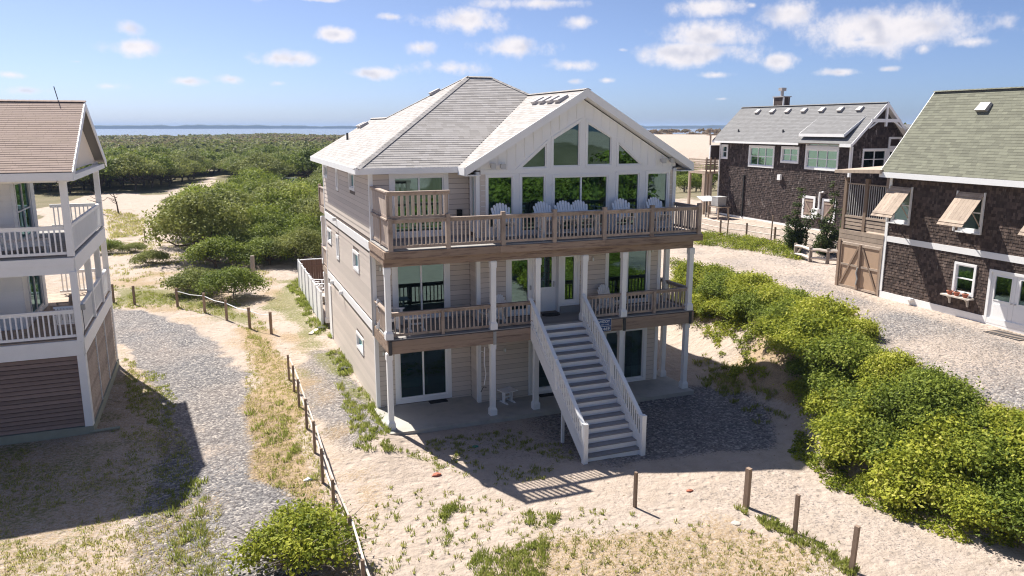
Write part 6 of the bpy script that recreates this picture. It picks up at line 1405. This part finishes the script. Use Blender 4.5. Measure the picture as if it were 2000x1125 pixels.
def hedge():
    g = random.Random(17); L, G = 'dense yellow green shrub in the hedge along the bank', 'shrubs of the hedge on the bank'
    pr = [tree_proto('bank_shrub', 1.5, 1.0, 26, 7200, .13, ('leaf_hedge', 'leaf_hedge', 'leaf_oak', 'leaf_hedge')[i], 131 + i, L, 'shrub', G, base=.25, flat=.8, trunk=.05, twigs=14, rl=(.16, .32), rag=.40) for i in range(4)]
    used = set(); pts = []
    ys = np.arange(3.0, 34.5, .78)
    for y in ys:
        toe = float(np.interp(y, TOE_Y, TOE_X)); a, b = (toe + float(np.interp(y, [17, 19, 22, 25, 29], [.55, 1.3, 2.5, 3.0, 2.3])), toe + float(np.interp(y, [20, 23], [3.9, 4.4])))
        if y > 30: a, b = toe + 1.6, toe + 4.0
        x = a + g.uniform(0, .5)
        while x < b: pts.append((x + g.uniform(-.25, .25), y + g.uniform(-.3, .3))); x += g.uniform(.75, 1.0)
    for i, (x, y) in enumerate(pts):
        s = g.uniform(.50, .95) * (1.0 if y > 13.5 else 1.2); toe = float(np.interp(y, TOE_Y, TOE_X))
        if x < toe + .9: s *= .62
        if y > 24: s *= .85
        k = g.randrange(4); z = Hs(x, y) - .12
        if k not in used: used.add(k); o = pr[k]; o.location = (x, y, z); o.scale = (s, s, s * g.uniform(.8, 1.1))
        else: o = copy_tree(pr[k], (x, y, z), g.uniform(0, 6.28), (s, s, s * g.uniform(.8, 1.1)))
        o['label'] = ('small shrub at the sandy foot of the hedge' if x < toe + .9 else 'green shrub on the crest of the bank beside the barn driveway' if x > toe + 3.0 else 'shrub on the bank top behind the right porch columns' if y > 24 else 'dense dark green shrub among the yellow green ones of the bank hedge' if k == 2 else 'dense yellow green shrub in the middle of the hedge on the bank')

def bushes():
    x, y = gpt(585, 1098, -.1)
    tree_proto('fence_bush', 1.6, 1.2, 20, 7000, .10, 'leaf_hedge', 141, 'round green bush with bare grey twigs at the pole fence', 'bush', None, base=.25, flat=.7, trunk=.05, twigs=220, rl=(.18, .32), rag=.25, loc=(1.45, 17.35, Hs(1.45, 17.35) - .1))
    a = tree_proto('yard_bush', 2.0, 1.9, 14, 9000, .12, 'leaf_oak', 142, 'round green bush beside the sand path behind the rope fence', 'bush', None, base=.2, flat=.7, trunk=.06, twigs=20, loc=(.9, 48.6, Hs(.9, 48.6) - .1))
    b = tree_proto('yard_bush', 1.9, 1.5, 13, 8000, .12, 'leaf_olive', 143, 'low olive bush touching the left side of the rounder bush', 'bush', None, base=.2, flat=.65, trunk=.06, twigs=14, loc=(-1.2, 51.0, Hs(-1.2, 51) - .1))
    for (px, py, s, lab, src) in ((215, 491, .62, 'small dark bush on the sand beside the white house porch', a), (262, 488, .55, 'small grey green bush between the two bushes on the sand', b), (296, 512, .72, 'low yellow green bush on the sand behind the rope fence', b), (345, 402, .8, 'small bush at the edge of the sand road below the thicket', b), (372, 560, .55, 'small sprawling bush below the olive bush', b), (1340, 385, 1.1, 'round green bush on the sand behind the tan house corner', a), (1368, 372, 1.0, 'yellow green bush beside the deck posts of the cedar house', b)):
        z = 0 if px < 1000 else 2.0; x, y = gpt(px, py, z); copy_tree(src, (x, y, Hs(x, y) - .1), px * .37 % 6.28, s, lab)
    # small leafless trees on the sand
    for (px, py, h, lb) in ((200, 418, 2.6, 'thin leafless tree on the sand road beside the porch posts'), (232, 418, 2.4, 'leaning leafless stem standing on the grass patch by the sand road')):
        x, y = gpt(px, py, 0); t = thing('bare_tree', (x, y, Hs(x, y)), lb, 'tree'); g = random.Random(px)
        MB().tube([(0, 0, -.2), (-.1, 0, h * .5), (-.35 if px > 210 else .05, 0, h)], [.11, .08, .04], 6).build('trunk', 'bark', t)
        for k in range(9):
            z = h * g.uniform(.45, .95); q = [g.uniform(-1.3, 1.3), g.uniform(-1, 1), g.uniform(.1, .7)]
            MB().tube([(-.1, 0, z), (q[0] * .5 - .1, q[1] * .5, z + q[2] * .3), (q[0] - .1, q[1], z + q[2])], [.045, .03, .012], 4, False).build('branch', 'bark', t)
    # twisted evergreens beside the barn gate
    for (px, py, h, lb, sd) in ((1543, 482, 3.6, 'twisted dark evergreen before the cedar house, nearer the pale pole', 1), (1606, 492, 4.1, 'taller twisted dark evergreen beside the plywood gate', 2)):
        x, y = gpt(px, py, 2.75); t = thing('twisted_evergreen', (x, y, Hs(x, y) - .1), lb, 'tree'); g = random.Random(sd + 60)
        C, r = [], []; b = MB()
        for (dx, hh, tw) in ((.25, h, .18), (-.55, h * .55, .3), (.9, h * .62, .35), (.35, h * .4, .2)):
            pts = []
            for k in range(9):
                f = k / 8; p = (dx * f ** .7 * 1.2 + tw * math.sin(f * 7 + sd), tw * math.cos(f * 6) - tw, hh * f); pts.append(p)
                if k > 0:
                    for q in range(3): C.append((p[0] + g.uniform(-.16, .16), p[1] + g.uniform(-.16, .16), p[2] + g.uniform(-.1, .1))); r.append(.30 * (1.05 - .75 * f) + .07)
            b.tube(pts, [.09 * (1 - .8 * k / 8) for k in range(9)], 5)
        b.build('trunk', 'bark', t); V, F, T = leaf_points(np.array(C), r, 5200, .12, 300 + sd, 1.0, zmin=.05); link('crown', mesh_np('evergreen_crown', V, F, 'leaf_dark', T), t)

def grass():
    g = np.random.default_rng(23); V = []; F = []; T = []
    def tuft(x, y, z, n, h, spread, tone, wd=.012):
        for _ in range(n):
            a = g.uniform(0, 6.28); q = spread * g.random() ** .7; bx, by = x + q * math.cos(a), y + q * math.sin(a); hh = h * g.uniform(.5, 1.1); le = hh * g.uniform(.15, .7); b = a + g.uniform(-.8, .8)
            wx, wy = -math.sin(b) * wd, math.cos(b) * wd; k = len(V)
            V.extend([(bx - wx, by - wy, z - .01), (bx + wx, by + wy, z - .01), (bx + wx * .7 + le * .4 * math.cos(b), by + wy * .7 + le * .4 * math.sin(b), z + hh * .65), (bx + le * math.cos(b), by + le * math.sin(b), z + hh)])
            F.append((k, k + 1, k + 2, k + 3)); T.append(np.clip(tone + g.uniform(-.25, .25), 0, 1))
    def zone(pts, cnt, h, n, spread, tone, z=-.15, seed=1, clump=.0, wd=.012):
        P = gp(pts, z); xs = [p[0] for p in P]; ys = [p[1] for p in P]; x = g.uniform(min(xs), max(xs), cnt * 4); y = g.uniform(min(ys), max(ys), cnt * 4)
        ok = sdf_poly(x, y, P) > 0
        if clump: ok &= vnoise(x, y, 1.1, seed) > clump
        x, y = x[ok][:cnt], y[ok][:cnt]; zz = height(x, y)
        for i in range(len(x)): sz = g.uniform(.5, 1.25); tuft(x[i], y[i], zz[i], int(n * sz), h * sz, spread * sz, tone + g.uniform(-.2, .2), wd)
    zone([(760, 950), (1220, 1000), (1640, 1060), (1660, 1125), (1650, 1250), (720, 1250), (700, 1040)], 520, .10, 13, .07, .45)
    zone([(860, 985), (1090, 1010), (1060, 1125), (1080, 1200), (880, 1180)], 240, .13, 26, .13, .22, clump=.45, seed=2)
    zone([(1050, 1030), (1600, 1060), (1640, 1125), (1620, 1250), (1020, 1250)], 1500, .055, 7, .06, .92)
    zone([(1430, 985), (1560, 1040), (1680, 1110), (1660, 1130), (1540, 1055)], 90, .15, 24, .10, .3)
    zone([(640, 590), (700, 700), (745, 800), (755, 860), (720, 850), (680, 760), (620, 660), (560, 560), (590, 540)], 420, .20, 30, .16, .2, clump=.42, seed=4)
    zone([(660, 750), (760, 880), (820, 900), (700, 900)], 110, .15, 24, .12, .35)
    zone([(480, 640), (560, 700), (620, 900), (640, 1000), (500, 930), (480, 780)], 1500, .07, 9, .08, .85)
    zone([(480, 800), (560, 780), (620, 930), (560, 1000)], 50, .16, 30, .16, .25)
    zone([(215, 560), (340, 560), (450, 580), (540, 650), (520, 700), (450, 620), (330, 600), (216, 604)], 1000, .11, 12, .12, .4, clump=.3, seed=6)
    zone([(240, 700), (320, 730), (345, 780), (330, 850), (250, 800)], 420, .09, 12, .10, .45, clump=.3, seed=7)
    zone([(-100, 900), (180, 850), (330, 820), (390, 900), (330, 1040), (-100, 1120)], 1400, .07, 9, .09, .6, clump=.4, seed=8)
    zone([(0, 1080), (330, 1030), (430, 980), (440, 1125), (430, 1250), (-100, 1250)], 1300, .07, 9, .08, .75)
    zone([(330, 960), (400, 930), (410, 1125), (340, 1125)], 60, .16, 26, .14, .25)
    zone([(780, 870), (1000, 840), (1110, 870), (1120, 930), (960, 950), (850, 920)], 240, .09, 14, .09, .35, clump=.4, seed=9)
    zone([(1360, 700), (1500, 760), (1540, 830), (1480, 830), (1370, 740)], 60, .16, 30, .16, .25)
    zone([(1350, 640), (1480, 700), (1500, 750), (1380, 700)], 40, .2, 24, .16, .35, z=1.0)
    zone([(200, 470), (420, 470), (540, 540), (520, 560), (340, 560), (215, 545)], 500, .16, 12, .2, .7, z=0, clump=.45, seed=11, wd=.02)
    zone([(205, 410), (285, 425), (280, 455), (215, 465)], 420, .22, 12, .3, .8, z=0, wd=.03)
    # weeds in a straight line at the fence foot and the slab edge
    for y in np.arange(15.5, 31, .33): tuft(2.5 + g.normal() * .1, y, Hs(2.5, y), 12, .14, .12, .5)
    for y in np.arange(23.9, 27.4, .10): tuft(4.88 + g.normal() * .07, y, Hs(4.85, y), 20, .14, .08, .18)
    tag(link('grass', mesh_np('grass', np.array(V), np.array(F), 'grass', np.array(T))), 'sparse tufts of grass and weeds on the sand', 'grass', kind='stuff')
    # creeping vines on the bank and along the driveway
    VV, FF, TT = [], [], []; off = 0
    def vines(P, z, cnt, r_, seed):
        nonlocal off
        W2 = gp(P, z); pts = poisson(W2, .34, seed, cnt)
        if not pts: return
        C = np.array([(x, y, Hs(x, y) + .02) for x, y in pts]); rr = np.array([r_ * (0.5 + random.Random(i).random()) for i in range(len(C))])
        A, B_, C_ = leaf_points(C, rr, len(C) * 130, .09, seed, .55); VV.append(A); FF.append(B_ + off); TT.append(C_); off += len(A)
    vines([(1368, 452), (1440, 462), (1560, 482), (1565, 500), (1520, 492), (1420, 475), (1366, 470)], 2.75, 2200, .34, 51)
    vines([(1560, 850), (1640, 900), (1720, 970), (1860, 1010), (1990, 1050), (1900, 1060), (1760, 1005), (1640, 950), (1540, 870)], 0, 1500, .22, 52)
    vines([(1370, 600), (1460, 640), (1500, 720), (1520, 780), (1480, 740), (1400, 660)], 1.2, 260, .22, 53)
    vines([(1315, 510), (1350, 520), (1500, 600), (1520, 640), (1440, 600), (1320, 545)], 2.4, 1600, .34, 54)
    tag(link('creeping_vines', mesh_np('creeping_vines', np.concatenate(VV), np.concatenate(FF), 'leaf_hedge', np.concatenate(TT))), 'low creeping vines along the sandy edges', 'vines', kind='stuff')
plant_trees(); far_woods(); hedge(); bushes(); grass()

# ------------------------------------------------------------------ fences, posts and odds on the sand
def fences():
    t = thing('pole_fence', (2.5, 23, 0), 'pole fence of wooden posts with two thin pale rails beside the gravel drive', 'fence'); o = (2.5, 23, 0); g = random.Random(3)
    ys = [31.5, 29.8, 27.9, 25.8, 23.7, 21.5, 19.3, 17.2, 15.2, 13.2]
    P = [(2.5 + g.uniform(-.05, .05), y) for y in ys]
    for x, y in P:
        z = Hs(x, y); b = MB(o); b.hexa([(x - .042, y - .042, z - .3), (x + .042, y - .042, z - .3), (x + .042, y + .042, z - .3), (x - .042, y + .042, z - .3)], [(x - .04, y - .04, z + 1.08), (x + .04, y - .04, z + 1.09), (x + .04, y + .04, z + 1.08), (x - .04, y + .04, z + 1.09)]); b.build('post', 'post_wood', t)
    for (a, b), (c, d) in zip(P, P[1:]):
        for h in (.48, .92): MB(o).tube([(a + .06, b, Hs(a, b) + h + g.uniform(-.05, .05)), (c + .06, d, Hs(c, d) + h + g.uniform(-.05, .05))], .026, 5).build('rail', 'pale_rail', t)
    Q = [gpt(a, b, -.1) for a, b in ((222, 588), (263, 592), (347, 597), (400, 607), (443, 622), (488, 640), (530, 650))]; o = (*Q[3], 0)
    t = thing('rope_fence', o, 'row of short brown posts joined by a white rope behind the gravel drive', 'fence')
    for x, y in Q: z = Hs(x, y); MB(o).tube([(x, y, z - .2), (x, y, z + 1.12)], .075, 7).build('post', 'post_wood', t)
    for (a, b), (c, d) in list(zip(Q, Q[1:]))[2:]: MB(o).tube([(a, b, Hs(a, b) + .95), ((a + c) / 2, (b + d) / 2, (Hs(a, b) + Hs(c, d)) / 2 + .88), (c, d, Hs(c, d) + .95)], .022, 5).build('rope', 'sign_white', t)
    for (px, py, h, w, lean, lb) in ((1240, 990, 1.02, .04, 0, 'thin weathered post standing alone on the sand before the stairs'), (1457, 986, 1.12, .065, .03, 'thick square post at the edge of the gravel parking'), (1552, 1041, 1.06, .045, .02, 'slim post with grass at its foot, between the thick post and the leaning post'), (1662, 1118, 1.12, .05, .10, 'leaning grey post on the open sand by the hedge')):
        x, y = gpt(px, py, -.15); m = MB(); m.hexa([(-w, -w, -.3), (w, -w, -.3), (w, w, -.3), (-w, w, -.3)], [(-w + lean, -w, h), (w + lean, -w, h), (w + lean, w, h + .01), (-w + lean, w, h + .01)]); q = m.build('wooden_post', 'post_wood'); q.location = (x, y, Hs(x, y)); q.rotation_euler = (0, 0, .3); tag(q, lb, 'post')
    for (px, py, h, lb) in ((495, 546, 1.75, 'grey wooden stump post beside the round yard bush'), (283, 470, 1.2, 'thin dark stake on the sand among small bushes'), (305, 468, 1.0, 'short dark stake at the edge of the sand road')):
        x, y = gpt(px, py, 0); m = MB(); r_ = .16 if px == 495 else .05; m.tube([(0, 0, -.2), (.02, 0, h)], [r_, r_ * .85], 8); q = m.build('wooden_stake', 'twig' if px == 495 else 'post_wood'); q.location = (x, y, Hs(x, y)); tag(q, lb, 'post')
    def blob(nm, px, py, z, s, m, lb, cat, seed):
        g = np.random.default_rng(seed); import bmesh
        bm = bmesh.new(); bmesh.ops.create_icosphere(bm, subdivisions=2, radius=1)
        for v in bm.verts: v.co *= 1 + .25 * g.normal() * .5; v.co.x *= s[0]; v.co.y *= s[1]; v.co.z *= s[2]
        me = bpy.data.meshes.new(nm); bm.to_mesh(me); bm.free(); me.materials.append(M[m]); x, y = gpt(px, py, z); tag(link(nm, me, None, (x, y, Hs(x, y) + s[2] * .3)), lb, cat)
    blob('brick', 1347, 957, -.15, (.11, .06, .045), 'terracotta', 'red brown brick lying on the sand before the gravel', 'brick', 1); blob('clod', 853, 930, -.15, (.14, .1, .06), 'terracotta', 'brown clump on the sand left of the house shadow', 'clump', 2)
    blob('litter', 602, 936, -.15, (.12, .09, .05), 'fabric_white', 'white scrap of litter beside the pole fence', 'litter', 3); blob('cloth_scrap', 928, 873, -.15, (.11, .08, .03), 'green_cloth', 'green scrap of cloth in the shade before the patio', 'cloth', 4)
    blob('flat_stone', 1437, 1020, -.15, (.14, .11, .03), 'stone', 'flat grey stone inside the ring of grass near the posts', 'stone', 5)
    x, y = gpt(205, 836, 0); m = MB(); m.tube([(-.45, 0, .07), (.45, .1, .06)], .05, 8); q = m.build('drain_pipe', 'moss_concrete'); q.location = (x, y, Hs(x, y)); tag(q, 'grey drain pipe end at the corner of the slatted skirt', 'pipe')
    # parked car glimpsed over the thicket
    x, y = gpt(570, 362, 0.0); x *= .92; y *= .92; c = thing('parked_car', (x, y, Hs(x, y)), 'white car parked beyond the thicket, only its roof and windscreen showing', 'car', None, R(20))
    MB().prism([(-.9, .35), (.9, .35), (.92, .75), (.85, 1.0), (-.85, 1.0), (-.92, .75)], 'y', -2.2, 2.2).build('body', 'car_paint', c)
    MB().hexa([(-.82, -1.5, 1.0), (.82, -1.5, 1.0), (.82, 1.9, 1.0), (-.82, 1.9, 1.0)], [(-.66, -.7, 1.62), (.66, -.7, 1.62), (.66, 1.5, 1.62), (-.66, 1.5, 1.62)]).build('cabin', 'glass_car', c); MB().box(-.66, .66, -.7, 1.5, 1.622, 1.70).build('roof', 'car_paint', c)
    for a in (-.82, .82):
        for b in (-1.35, 1.4): MB().tube([(a - .1, b, .34), (a + .1, b, .34)], .34, 14).build('wheel', 'rubber', c)
    x, y = gpt(545, 352, 0.0); x *= .9; y *= .9; t = thing('white_sign', (x, y, Hs(x, y)), 'small white sign on a post above the thicket', 'sign'); MB().tube([(0, 0, 0), (0, 0, 3.6)], .06, 6).build('post', 'pale_rail', t); MB().box(-.3, .3, -.03, .03, 3.2, 4.0).build('panel', 'sign_white', t)
fences()
